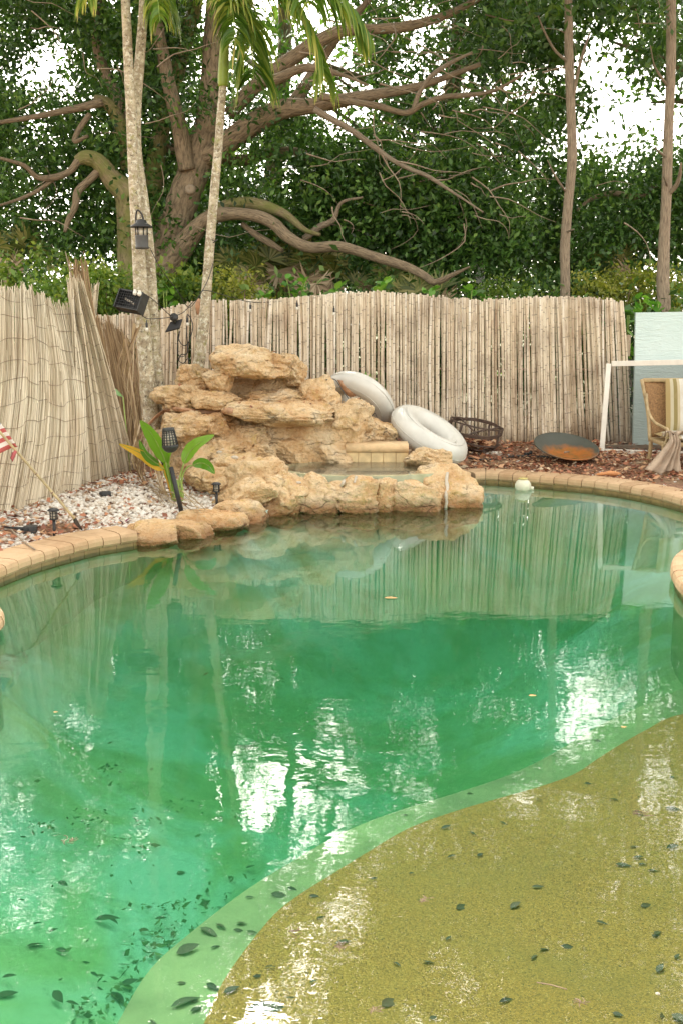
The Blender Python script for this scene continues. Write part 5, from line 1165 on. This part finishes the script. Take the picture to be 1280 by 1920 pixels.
for k in range(26): inst('leaf', LG, gp, Matrix.Translation((0, 0, hh - random.uniform(0, .04))) @ Matrix.Rotation(k * 2.4, 4, 'Z') @ Matrix.Rotation(random.uniform(-.1, 1.1), 4, 'X'))
# grass blades and seedling by the reed foot
c = P(240, 735, 11.2); LB = leaf_mesh(.34, .05, .3, 6, .3); LB.materials.append(MAT['clusia'])
sg = empty('seedling', (c.x, 11.2, gz1(c.x, 11.2)), 'lone green leaf blade in front of the brown reed mat', 'plant'); inst('leaf', LB, sg, Matrix.Translation((-.05, 0, c.z - gz1(c.x, 11.2) - .05)) @ Matrix.Rotation(-1.1, 4, 'Y') @ Matrix.Rotation(.9, 4, 'X'))
MB().tube([(c.x, 11.2, gz1(c.x, 11.2)), (c.x - .05, 11.2, c.z - .05)], .006, 5).build('stem', MAT['stem'], sg)

# ------------------------------------------------------------------ white inflatable rings
def ring(name, c, Rr, r, M, label, squash=.85, seed=0):
    t = empty(name, tuple(c), label, 'pool ring', 'white inflatable rings'); nu, nv_ = 64, 22; V = []
    for i in range(nu):
        a = 2 * math.pi * i / nu
        for j in range(nv_):
            b_ = 2 * math.pi * j / nv_; rr = r * (1 + .012 * math.sin(26 * a) * max(0, math.cos(b_)) + .02 * math.sin(3 * a + seed))
            V.append(c + M @ Vector(((Rr + rr * math.cos(b_)) * math.cos(a), (Rr + rr * math.cos(b_)) * math.sin(a), rr * math.sin(b_) * squash)))
    F = [(i * nv_ + j, ((i + 1) % nu) * nv_ + j, ((i + 1) % nu) * nv_ + (j + 1) % nv_, i * nv_ + (j + 1) % nv_) for i in range(nu) for j in range(nv_)]
    obj('tube', V, F, MAT['vinyl'], t)
    MB().lathe([(0, 0), (.012, 0), (.012, .012), (.007, .016), (.007, .026), (0, .028)], 10, M, c + M @ Vector((Rr * .8, -Rr * .6, r * squash))).build('valve', MAT['vinyl'], t)
    for b_ in (0.0, 1.25, -1.25):
        pts = [c + M @ Vector(((Rr + r * 1.005 * math.cos(b_)) * math.cos(a), (Rr + r * 1.005 * math.cos(b_)) * math.sin(a), r * 1.005 * squash * math.sin(b_))) for a in np.linspace(0, 2 * math.pi, 65)]
        MB().tube(pts, .004, 4, caps=False).build('seam', MAT['vinyl'], t)
    return t
def basis(z, x):
    z = Vector(z).normalized(); x = Vector(x); x = (x - z * x.dot(z)).normalized(); return Matrix((x, z.cross(x), z)).transposed()
c = P(804, 815, 11.95); ring('inflatable_ring', c, .325, .15, basis((.42, -.22, .72), (1, 0, -.55)), 'white inflatable ring lying tilted beside the fire pit basket', .9)
c = P(672, 752, 12.35); ring('inflatable_ring', c, .30, .135, basis((.40, .55, .62), (1, 0, -.75)), 'white inflatable ring with a torn brown patch propped behind the waterfall', .9, 1)
q = [P(x, y, 12.08) for x, y in ((632, 712), (650, 716), (663, 728), (668, 741), (655, 744), (645, 735))]
pc = sum(q, Vector()) / 6; pv = [pc - Vector((0, .02, 0))] + [Vector(a) for a in cr(q + [q[0]], 18)[:-1]]
o = MB().add(pv, [(0, i, i % 17 + 1) for i in range(1, 18)]).build('leather_patch', MAT['sheath']); solid(o, .006); tag(o, 'brown dead sheath wedged on the propped white ring', 'dead leaf')
cord('hose', [on_rock(612, 712, .02) or P(612, 712, 12), P(628, 712, 12.0), P(642, 732, 11.95), P(662, 760, 11.9), P(678, 780, 11.9)], 'thin dark tube draped over the propped white ring', .006, 'darkgrey')
cord('cable', [P(693, 786, 12.02), P(702, 775, 12.0), P(708, 788, 12.0), P(715, 792, 12.0)], 'short black cord tail beside the propped white ring', .004)

# ------------------------------------------------------------------ fire pit basket and bowl
bs = on_ground(890, 842); fp = empty('fire_pit_basket', tuple(bs), 'rusty iron fire pit stand lying tilted full of dry leaves', 'fire pit')
def hoop(c, M, r, w_, hgt, name):
    MB().lathe([(r, -hgt / 2), (r + w_, -hgt / 2), (r + w_, hgt / 2), (r, hgt / 2), (r, -hgt / 2)], 48, M, c).build(name, MAT['brass'], fp, smooth=False)
M1 = basis((.20, -.06, 1), (1, 0, -.2)); M2 = basis((.10, -.24, 1), (1, 0, -.1)); M3 = basis((.16, -.12, 1), (1, 0, -.16))
k1, k2, k3 = P(893, 795, bs.y), P(889, 803, bs.y), P(892, 826, bs.y)
hoop(k1, M1, .315, .012, .02, 'hoop'); hoop(k2, M2, .325, .012, .038, 'hoop'); hoop(k3, M3, .27, .01, .02, 'hoop'); hoop(k3 - Vector((0, 0, .07)), M3, .19, .01, .015, 'hoop')
for k in range(4):
    a = .9 + k * math.pi / 2
    q = cr([k1 + M1 @ Vector((.32 * math.cos(a), .32 * math.sin(a), 0)), k2 + M2 @ Vector((.335 * math.cos(a), .335 * math.sin(a), -.05)), k3 + M3 @ Vector((.28 * math.cos(a), .28 * math.sin(a), 0)), k3 + M3 @ Vector((.20 * math.cos(a), .20 * math.sin(a), -.09))], 12)
    MB().tube(q, .014, 6).build('leg', MAT['brass'], fp)
for a in (.2, 2.1): MB().tube(cr([k2 + M2 @ Vector((.3 * math.cos(a), .3 * math.sin(a), .02)), k2 + Vector((0, 0, -.05)), k3 + M3 @ Vector((-.2 * math.cos(a), -.2 * math.sin(a), 0))], 10), .010, 5).build('brace', MAT['brass'], fp)
for k in range(14):
    a = k * .45; MB().tube(cr([k3 + M3 @ Vector((.275 * math.cos(a), .275 * math.sin(a), 0)), k3 + M3 @ Vector((.21 * math.cos(a), .21 * math.sin(a), -.08))], 5), .005, 4).build('basket_rod', MAT['brass'], fp)
LV = k3 - Vector((0, 0, .02))
bw_ = on_ground(1068, 858); bo = empty('fire_bowl', tuple(bw_), 'wide dark steel fire bowl with orange rust lying on the leaf litter', 'fire bowl')
cB = P(1061, 837, bw_.y + .02); MB_ = basis((.085, -.31, .95), (1, 0, -.09))
prof = []
for t in np.linspace(0, 1, 14): prof.append((.365 * t, .105 * t ** 2.1 - .105))
inn = [(r * .985, z + .010) for r, z in prof][::-1]
MB().lathe(prof + [(.375, 0.0), (.375, .008)] + inn, 56, MB_, cB).build('bowl', MAT['bowl'], bo)
MB().tube([cB + MB_ @ Vector((-.02, -.04, -.06)), cB + MB_ @ Vector((.04, -.01, -.055))], [.012, .006], 6, wob=.3).build('debris', MAT['wood'], bo)
cord('hose', [on_ground(870, 846), on_ground(910, 850) + Vector((0, 0, .015)), on_ground(960, 855) + Vector((0, 0, .02)), on_ground(1010, 858) + Vector((0, 0, .02)), on_ground(1060, 866) + Vector((0, 0, .015)), on_ground(1100, 862) + Vector((0, 0, .015))], 'black hose lying on the leaf litter under the fire bowl', .012, 'blackp')
o = on_ground(988, 846); o2 = MB().box(o + Vector((0, 0, .03)), (.07, .05, .05), Matrix.Rotation(.5, 3, 'Z'), .008).lathe([(0, 0), (.02, 0), (.02, .04), (0, .04)], 10, Matrix.Rotation(1.2, 3, 'X'), o + Vector((.03, -.02, .05))).build('light_head', MAT['black']); tag(o2, 'broken black light head lying left of the fire bowl', 'path light')

# ------------------------------------------------------------------ aqua board, screen frame
a, b = P(1186, 840, 13.2), P(1191, 586, 13.42); wB = 1.3
ab = empty('aqua_board', (a.x + wB / 2, 13.3, .15), 'tall aqua textured board leaning beside the bamboo fence', 'board')
V = [(a.x, a.y, a.z - .02), (a.x + wB, a.y - .1, a.z - .02), (b.x + wB, b.y - .1, b.z + .02), (b.x, b.y, b.z)]; V += [(x, y + .05, z) for x, y, z in V]
obj('panel', V, [(0, 1, 2, 3), (7, 6, 5, 4), (0, 4, 5, 1), (1, 5, 6, 2), (2, 6, 7, 3), (3, 7, 4, 0)], MAT['panel'], ab, smooth=False)
MB().box((a.x + wB / 2, a.y - .02, .17), (wB, .1, .05)).build('ledge', MAT['panel'], ab, smooth=False)
q = [P(1127, 846, 12.7), P(1140, 682, 12.95), P(1420, 676, 12.95), P(1420, 856, 12.6)]
sf = empty('screen_frame', tuple(q[0]), 'white rectangular screen frame leaning in front of the aqua board', 'screen frame')
def barr(p, r_, w_, name):
    d = (r_ - p); L = d.length; Mx = basis(d, (0, 1, 0)); MB().box((p + r_) / 2, (.03, w_, L), Mx, .004).build(name, MAT['white'], sf, smooth=False)
barr(q[0] - Vector((0, 0, .0)), q[1], .058, 'upright'); barr(q[1] + Vector((.035, -.002, 0)), q[2], .062, 'rail'); barr(q[0] + Vector((.035, 0, .0)), q[3], .055, 'rail'); barr(q[3], q[2], .055, 'upright')
obj('mesh', [a + Vector((0, .006, 0)) for a in q], [(0, 1, 2, 3)], MAT['screen'], sf, smooth=False)
o = MB().box(P(1200, 838, 12.9), (1.0, .05, .05), None, .004).build('timber', MAT['wood'], smooth=False); tag(o, 'old timber batten on the ground inside the screen frame', 'timber')
o = MB().box(P(1175, 648, 13.45), (.075, .02, .26), None, .004).build('bamboo_offcut', MAT['cane'], smooth=False); tag(o, 'ragged bamboo offcut hanging beside the aqua board', 'bamboo')
cord('string', [P(1178, 685, 13.3), P(1180, 700, 13.3), P(1177, 706, 13.3), P(1182, 718, 13.3), P(1180, 726, 13.3)], 'pale knotted string hanging between fence and aqua board', .004, 'twig_pale')

# ------------------------------------------------------------------ patio chair with striped cushions
ft = on_ground(1207, 884); u = pxm(11.5)
ch = empty('patio_chair', (ft.x + .36, 11.75, ft.z), 'worn cream patio armchair with striped cushions at the picture edge', 'chair')
X0, Yf, Z0 = ft.x + .08, 11.5, ft.z
seat_z = P(1240, 832, 11.6).z
Cx = X0 + .38
MB().box((Cx, 11.78, seat_z), (.66, .56, .045), None, .012).build('seat_frame', MAT['chair'], ch)
for s in (-1, 1):
    x = Cx + s * .31
    MB().tube(cr([(x + s * .0, 11.54, seat_z), (x + s * .0, 11.53, seat_z - .12), (x + s * .04, 11.50, seat_z - .24), (x + s * .12, 11.45, Z0 + .01)], 14), [.030, .03, .028, .026, .024, .022, .021, .02, .02, .02, .02, .02, .022, .024], 8).build('leg', MAT['chair'], ch)
    MB().tube(cr([(x, 12.04, seat_z), (x, 12.08, seat_z - .2), (x + s * .04, 12.16, Z0)], 10), .022, 8).build('leg', MAT['chair'], ch)
    MB().tube(cr([(x + s * .06, 12.10, seat_z + .50), (x + s * .07, 11.98, seat_z + .34), (x + s * .04, 11.84, seat_z + .22), (x - s * .02, 11.66, seat_z + .17), (x - s * .03, 11.55, seat_z + .15), (x - s * .02, 11.53, seat_z + .05), (x, 11.54, seat_z)], 30), .017, 8).build('arm', MAT['chair'], ch)
    MB().tube(cr([(x + s * .01, 12.05, seat_z - .02), (x + s * .03, 12.12, seat_z + .3), (x + s * .10, 12.18, seat_z + .66)], 12), .02, 8).build('back_post', MAT['chair'], ch)
MB().box((Cx, 12.19, seat_z + .65), (.78, .03, .045), None, .01).build('top_rail', MAT['chair'], ch)
A = np.zeros((10, 14, 3))
for i in range(10):
    for j in range(14):
        s, t = i / 9, j / 13 * 2 - 1; A[i, j] = (Cx + t * (.30 + .09 * s), 12.075 + .115 * s + .03 * (t * t - 1) * -1, seat_z + .02 + .63 * s)
solid(MB().sheet(A).build('woven_back', MAT['rattan'], ch), .012)
def cushion(A0, name, nx=14, ny=14, th=.05):
    """A0: 4 corners"""
    p = [Vector(a) for a in A0]; V = []; nn = (p[1] - p[0]).cross(p[3] - p[0]).normalized()
    T_, B_ = np.zeros((ny, nx, 3)), np.zeros((ny, nx, 3))
    for i in range(ny):
        for j in range(nx):
            s, t = i / (ny - 1), j / (nx - 1); q_ = p[0].lerp(p[1], t).lerp(p[3].lerp(p[2], t), s); e_ = (1 - abs(2 * s - 1) ** 5) * (1 - abs(2 * t - 1) ** 5)
            T_[i, j] = q_ + nn * th * e_; B_[i, j] = q_ - nn * th * e_ * .9
    m_ = MB().sheet(T_); m_.sheet(B_[:, ::-1]); m_.uv[nx * ny:] = [(1 - a, b) for a, b in m_.uv[nx * ny:]]; return m_.build(name, MAT['stripe'], ch)
xl = P(1249, 760, 12.0).x
cushion([(xl, 11.98, seat_z + .09), (xl + .56, 11.98, seat_z + .09), (xl + .56, 12.10, seat_z + .67), (xl, 12.10, seat_z + .67)], 'back_cushion')
cushion([(Cx - .30, 11.47, seat_z + .07), (Cx + .30, 11.47, seat_z + .07), (Cx + .30, 12.0, seat_z + .07), (Cx - .30, 12.0, seat_z + .07)], 'seat_cushion', th=.045)
A = np.zeros((22, 16, 3)); pa = [P(1262, 812, 11.5), P(1266, 830, 11.42), P(1258, 858, 11.38), P(1250, 884, 11.33)]; wd = [.06, .08, .15, .24]
cc = cr(pa, 22); ww = cr([(a,) for a in wd], 22)
for i in range(22):
    for j in range(16):
        t = j / 15 * 2 - 1; A[i, j] = cc[i] + np.array([t * ww[i, 0] * (.62 if t > 0 else 1) , .04 * math.sin(t * 13 + i * .12) - .02, .02 * math.sin(t * 5)])
        A[i, j, 2] = max(A[i, j, 2], Z0 + .012)
o = solid(MB().sheet(A).build('draped_cloth', MAT['cloth']), .004); tag(o, 'crumpled faded cloth hanging off the chair seat to the ground', 'cloth')
A = np.zeros((10, 12, 3)); pc = P(1262, 812, 11.55)
for i in range(10):
    for j in range(12): A[i, j] = (pc.x + (j / 11 - .4) * .24, 11.50 + i / 9 * .2, seat_z + .125 + .03 * math.sin(i * 1.3 + j * .9) - .006 * i)
o = solid(MB().sheet(A).build('crumpled_towel', MAT['cloth']), .006); tag(o, 'wad of striped cloth bunched on the chair cushion', 'cloth')
p = G(1140, 891, .13); o = MB().tube(cr([p + Vector((-.13, 0, .008)), p + Vector((-.04, .01, .014)), p + Vector((.03, 0, .02)), p + Vector((.12, -.02, .018))], 14), [.005, .012, .018, .02, .016, .014, .018, .024, .028, .03, .03, .026, .016, .006], 8, wob=.5).build('dry_leaf', MAT['orange']); tag(o, 'curled orange dry leaf lying on the far coping', 'dead leaf')
# ------------------------------------------------------------------ white float in the pool
bpz = G(977, 916, 0); fl_ = empty('pool_float', tuple(bpz), 'round cream pool float bobbing against the far coping', 'float')
u_, F = ico(3); obj('ball', u_ * np.array([.085, .085, .08]) + np.array(bpz + Vector((0, -.08, .04))), F, MAT['buoy'], fl_)
MB().lathe([(0, 0), (.045, 0), (.05, .006), (.04, .014), (0, .016)], 20, None, bpz + Vector((0, -.08, .112))).build('cap', MAT['buoyy'], fl_)
MB().lathe([(.02, 0), (.022, .05), (0, .055)], 10, Matrix.Rotation(R(100), 3, 'Y'), bpz + Vector((.06, -.08, .02))).build('spout', MAT['buoy'], fl_)
dr = G(460, 1322, -1.2); drz = floor_z(dr.x, dr.y); dr = G(460, 1322, drz); drz = floor_z(dr.x, dr.y) + .01; o = MB().lathe([(0, .012), (.05, .011), (.065, .006), (.07, 0), (0, 0)], 24, c=(dr.x, dr.y, drz)).build('pale_disc', MAT['white']); tag(o, 'round pale spot on the deep pool floor', 'disc')  # flat pale round piece laid at a bluish-white spot in the deep water

# ------------------------------------------------------------------ gravel, leaf litter
def scatter(n, poly_px, seed, zf=None):
    """random points on the ground inside a polygon given on the ground"""
    r = np.random.default_rng(seed); pl = np.array(poly_px); out = np.zeros((0, 2))
    while len(out) < n:
        q = np.stack([r.uniform(pl[:, 0].min(), pl[:, 0].max(), n * 2), r.uniform(pl[:, 1].min(), pl[:, 1].max(), n * 2)], 1)
        out = np.vstack([out, q[inside(q, pl) & ~inside(q)]])
    return out[:n]
def clear(q, d): return q[(pdist(q) > d)]
def stones(name, q, label, seed, smin=.012, smax=.026):
    r = np.random.default_rng(seed); u_, F = ico(1); n = len(q); z = gz(q)
    s = r.uniform(smin, smax, n)[:, None] * r.uniform(.7, 1.25, (n, 3)) * np.array([1.15, 1, .7])
    a = r.uniform(0, 6.28, n); V = u_[None] * (1 + .28 * r.normal(size=(n, len(u_)))[:, :, None] * .6) * s[:, None, :]
    x = V[:, :, 0] * np.cos(a)[:, None] - V[:, :, 1] * np.sin(a)[:, None]; y = V[:, :, 0] * np.sin(a)[:, None] + V[:, :, 1] * np.cos(a)[:, None]
    W_ = np.stack([x + q[:, :1], y + q[:, 1:2], V[:, :, 2] + (z + s[:, 2] * r.uniform(.2, 1.2, n))[:, None]], 2)
    FF = (F[None] + (np.arange(n) * len(u_))[:, None, None]).reshape(-1, 3)
    tag(obj(name, W_.reshape(-1, 3), FF, MAT['stone'], None, smooth=True, tint=np.repeat(r.uniform(0, 1, n) ** .8, len(u_))), label, kind='stuff')
def litter(name, q, label, seed, L=.05, W=.022, mat='litter', zoff=.012, zf=None):
    r = np.random.default_rng(seed); n = len(q); z = (gz(q) if zf is None else zf) + zoff * r.uniform(.2, 1.6, n)
    C = np.column_stack([q, z]); a = r.uniform(0, 6.28, n); d = np.stack([np.cos(a), np.sin(a), r.normal(0, .22, n)], 1)
    b = np.stack([-np.sin(a), np.cos(a), r.normal(0, .35, n)], 1); k_ = np.exp(r.normal(0, .35, n))[:, None]; l = L * k_ * r.uniform(.7, 1.2, n)[:, None]; w_ = W * k_ * r.uniform(.5, 1.3, n)[:, None]; up = np.array([0, 0, 1.]) * w_ * .45
    V = np.stack([C - d * l * .5 + up * r.uniform(0, 1, (n, 1)), C + b * w_ * .5 + up, C + d * l * .5 + up * r.uniform(0, 1.5, (n, 1)), C - b * w_ * .5], 1).reshape(-1, 3)
    tag(obj(name, V, np.arange(4 * n).reshape(n, 4), MAT[mat], None, smooth=False, tint=np.repeat(r.uniform(0, 1, n), 4)), label, kind='stuff')
bedL = [(-3.4, 6.3), (-1.9, 6.3), (-1.4, 8.2), (-.9, 9.0), (-.6, 9.6), (-1.1, 10.2), (-1.9, 11.0), (-2.2, 11.0), (-2.75, 9.0), (-3.3, 8.2)]
q = clear(scatter(9500, bedL, 11), .27); f_ = fbm(np.column_stack([q * 1.4, 0 * q[:, 0]]), 5, 3); edge = .10 * sst(9.6, 10.6, q[:, 1])
stones('white_gravel', q[f_ > .26 + edge], 'white stone gravel covering the bed by the reed screen', 12)
q = clear(scatter(4600, bedL, 13), .27); f_ = fbm(np.column_stack([q * 1.4, 0 * q[:, 0]]), 5, 3); w_e = -(q[:, 0] + 2.78 - (q[:, 1] - 8.7) * .28)
keep = (f_ < .45 + .16 * sst(9.4, 10.4, q[:, 1]) + .2 * sst(-.45, -.05, w_e)) | (np.random.default_rng(1).random(len(q)) < .10)
litter('leaf_litter', q[keep], 'reddish dry leaves scattered over the white gravel', 14, .042, .021, zoff=.03)
bedR = [(1.0, 11.5), (1.5, 11.9), (2.2, 11.75), (2.7, 11.45), (3.1, 11.0), (3.5, 10.0), (5, 10.2), (5, 13.3), (.6, 13.5), (.6, 12.4)]
q = clear(scatter(9000, bedR, 15), .28); litter('leaf_litter', q[fbm(np.column_stack([q * 1.1, 0 * q[:, 0]]), 8, 3) > .30 - .1 * sst(.3, .8, pdist(q))], 'red-brown leaf litter behind the far coping', 16, .05, .021, zoff=.025)
q = scatter(1700, [(1.7, 12.75), (2.4, 12.6), (2.7, 13.3), (1.6, 13.4)], 17); stones('white_gravel', q[fbm(np.column_stack([q * 2.2, 0 * q[:, 0]]), 3, 3) > .42], 'small patch of white gravel between fire pit basket and bowl', 18, .014, .03)
q = clear(scatter(420, bedR, 19), .3); stones('white_gravel', q, 'stray white stones among the far leaf litter', 20, .008, .016)
bl_ = [(LV.x + .24 * math.cos(a), LV.y + .24 * math.sin(a)) for a in np.linspace(0, 6.28, 20)]
q = scatter(520, bl_, 21); litter('leaf_pile', q, 'dry leaves heaped inside the fire pit basket', 22, .07, .03, zoff=.06, zf=LV.z - .06 - .12 * (q[:, 0] - LV.x))
qs = np.random.default_rng(23); q = np.array([at_arc(sR + qs.uniform(0, 3.2))[0] + at_arc(0)[1] * 0 for _ in range(150)]); 
q = []
for _ in range(170):
    p_, n_ = at_arc(sR + qs.uniform(.0, 3.0)); q.append(p_ + n_ * qs.beta(3, 1.2) * .3)
litter('leaf_crumbs', np.array(q), 'small dry leaf crumbs on the far coping', 24, .03, .012, zoff=.004, zf=np.full(170, .123))
# dry leaves and crumbs on the waterfall rocks
q = []
for _ in range(130):
    x, y = qs.uniform(-1.7, .9), qs.uniform(10.3, 12.0); h_ = on_rock_down(x, y)
    if h_ is not None: q.append(h_)
q = np.array(q); litter('leaf_crumbs', q[:, :2], 'small dark leaf bits lying on the waterfall rocks', 25, .035, .016, zoff=.008, zf=q[:, 2])

# ------------------------------------------------------------------ leaves sunk in the pool
SL = leaf_mesh(1.0, .42, .08, 6, .2); SL.materials.append(MAT['sunk'])
SL2 = leaf_mesh(1.0, .30, .18, 6, .35); SL2.materials.append(MAT['sunk'])
ledge = [(942, 1542, 14), (835, 1556, 20), (885, 1561, 14), (846, 1610, 18), (900, 1607, 14), (1005, 1665, 20), (868, 1707, 30), (967, 1705, 24), (1165, 1623, 28), (1195, 1522, 24), (1257, 1516, 24), (1187, 1590, 16), (1195, 1610, 18), (1205, 1623, 20), (1221, 1633, 20),
    (1260, 1593, 26), (1211, 1703, 24), (1125, 1730, 20), (1237, 1755, 24), (1230, 1758, 20), (1062, 1776, 24), (1020, 1783, 22), (1004, 1801, 18), (842, 1765, 14), (800, 1805, 20), (745, 1806, 16), (645, 1773, 34), (1242, 1826, 26), (947, 1882, 26), (732, 1890, 36), (810, 1912, 14), (1155, 1902, 18), (1247, 1911, 22),
    (1272, 1800, 16), (588, 1682, 18), (604, 1725, 22), (485, 1835, 22), (587, 1845, 16), (544, 1874, 16), (434, 1865, 30), (497, 1893, 64), (505, 1816, 18), (1150, 1500, 18), (1262, 1460, 16), (1272, 1905, 30), (1100, 1470, 12), (1010, 1500, 12), (700, 1650, 12), (770, 1640, 10)]
stepl = [(522, 1678, 30), (467, 1685, 16), (547, 1666, 18), (395, 1742, 40), (417, 1734, 24), (448, 1745, 22), (452, 1732, 18), (472, 1748, 20), (350, 1791, 40), (342, 1845, 22), (402, 1847, 30), (345, 1892, 50), (372, 1900, 30), (360, 1880, 24), (405, 1780, 20), (612, 1598, 14), (880, 1490, 14), (1130, 1345, 14), (1120, 1388, 16), (1000, 1430, 12), (760, 1530, 12), (290, 1915, 22)]
deepl = [(227, 1862, 36), (240, 1850, 30), (197, 1727, 40), (215, 1724, 20), (65, 1777, 32), (116, 1782, 24), (115, 1860, 30), (10, 1872, 36), (120, 1655, 22), (100, 1750, 18), (180, 1825, 20), (70, 1735, 16), (470, 1630, 18), (270, 1745, 18), (15, 1835, 22), (135, 1880, 22), (40, 1690, 16), (340, 1640, 18), (300, 1725, 20)]
rl = random.Random(4)
SPECIAL = {(497, 1893): 'longest dark leaf on the ledge, near the bottom edge by the step', (732, 1890): 'large leaf on the ledge beside the dark floating twig cluster', (645, 1773): 'brown leaf under the pale floating twigs at the ledge rim', (434, 1865): 'dark leaf on the ledge right at the rim of the step',
    (868, 1707): 'wide greenish leaf alone in the middle of the ledge', (1165, 1623): 'greenish oval leaf left of the row of small leaves on the ledge', (345, 1892): 'biggest leaf of the cluster at the bottom of the step', (395, 1742): 'brown leaf, largest of the group halfway along the step', (350, 1791): 'forked brown leaf on the lower step'}
def sunk(lst, z, label, group):
    for (x, y, s) in lst:
        zz = z if z is not None else -1.0
        p = G(x, y, zz)
        if z is None:
            for _ in range(4): zz = floor_z(p.x, p.y) + .02; p = G(x, y, zz)
        L = s * math.hypot(p.y, H - zz) / FPX * 1.1
        o = bpy.data.objects.new('sunken_leaf', SL if rl.random() < .6 else SL2); COL.objects.link(o)
        o.location = (p.x - L * .4, p.y, zz + .004 + .035 * L); o.rotation_euler = (rl.uniform(-.15, .2), rl.uniform(-.35, .35), -math.pi / 2 + rl.uniform(-.9, .9)); o.scale = (L * rl.uniform(.8, 1.2), L, L)
        tag(o, SPECIAL.get((x, y), label), 'leaf', group)
sunk(ledge, SHZ, 'dark leaf lying under water on the ochre pebbled ledge', 'leaves on the pebbled ledge')
sunk(stepl, STZ, 'dark leaf lying under water on the pale green step', 'leaves on the pool step')
sunk(deepl, None, 'blurred dark leaf on the deep pool floor below the step', 'leaves on the deep pool floor')
def mats(lst, label):
    r = np.random.default_rng(9); C = []; 
    for (x, y, sx, sy, n_) in lst:
        for _ in range(int(n_ * .4)):
            xx, yy = x + r.normal(0, sx), y + r.normal(0, sy); p = G(xx, yy, -1.1); zz = floor_z(p.x, p.y); p = G(xx, yy, zz); C.append((p.x, p.y, zz))
    C = np.array(C); litter('sunken_litter', C[:, :2], label, 26, .032, .012, 'algae', .012, C[:, 2])
mats([(300, 1770, 30, 16, 260), (345, 1735, 25, 12, 60), (230, 1855, 18, 22, 120), (180, 1900, 25, 18, 110), (400, 1690, 40, 10, 90), (350, 1705, 40, 6, 70), (290, 1705, 25, 5, 40), (95, 1560, 45, 12, 90), (170, 1535, 40, 10, 60), (190, 1445, 35, 10, 70), (280, 1545, 20, 8, 40), (340, 1515, 30, 7, 40), (450, 1530, 20, 6, 30), (590, 1470, 25, 10, 40), (230, 1585, 30, 8, 40),
      (560, 1280, 40, 12, 50), (260, 1560, 130, 60, 40), (150, 1750, 100, 90, 60), (450, 1500, 200, 90, 50), (760, 1300, 180, 60, 40), (440, 1655, 30, 5, 60), (215, 1470, 20, 25, 30), (730, 1260, 40, 8, 40)], 'dark sodden leaves and algae on the deep pool floor')
# bits floating on the water
fr_ = np.random.default_rng(30)
for (x, y, lab) in ((1090, 1880, 'frayed brown twig cluster floating over the pebbled ledge near the bottom edge'), (700, 1893, 'dark twig cluster floating over the ledge beside a long leaf'), (790, 1685, 'small purplish twig cluster floating over the ledge middle'), (1200, 1525, 'frayed twig cluster floating near the far end of the ledge'), (632, 1775, 'pale twig cluster floating at the ledge rim'), (548, 1748, 'tiny purplish twig floating over the step rim'), (130, 1577, 'reddish twig cluster floating over the deep green water')):
    p = G(x, y, .003); m_ = MB(); s = math.hypot(p.y, H) / FPX
    for k in range(9):
        a = fr_.uniform(0, 6.28); l = fr_.uniform(6, 20) * s; o_ = fr_.normal(0, 5 * s, 2); q0 = p + Vector((o_[0], o_[1], .001)); m_.tube(cr([q0, q0 + Vector((math.cos(a) * l * .5, math.sin(a) * l * .5, .002)), q0 + Vector((math.cos(a + .5) * l, math.sin(a + .5) * l, .001))], 5), .0011, 4)
    tag(m_.build('floating_twigs', MAT['twig']), lab, 'twigs', 'twigs floating on the pool')
p, p2 = G(1005, 1842, .003), G(1062, 1855, .003); tag(MB().tube(cr([p, (p + p2) / 2 + Vector((0, .004, 0)), p2], 8), .0016, 5).build('floating_stick', MAT['twig']), 'thin straight stick floating over the pebbled ledge', 'twigs')
p = G(1232, 1863, .004); o = obj('floating_petal', ico(1)[0] * np.array([.007, .006, .003]) + np.array(p), ico(1)[1], MAT['mineral']); tag(o, 'tiny white petal floating over the ledge', 'petal')
for (x, y, w_, lab) in ((990, 1304, 16, 'orange leaf floating on the green water centre'), (1163, 1363, 12, 'red leaf floating by the step rim'), (720, 1121, 26, 'orange streak of floating leaf near the mirrored fence'), (100, 1335, 10, 'small yellow leaf floating on the dark green water')):
    p = G(x, y, .004); L = w_ * p.y / FPX; o = bpy.data.objects.new('floating_leaf', leaf_mesh(L, L * .5, .02, 5, .1)); o.data.materials.append(MAT['orange']); COL.objects.link(o); o.location = p; o.rotation_euler = (0, 0, -1.5); tag(o, lab, 'leaf')
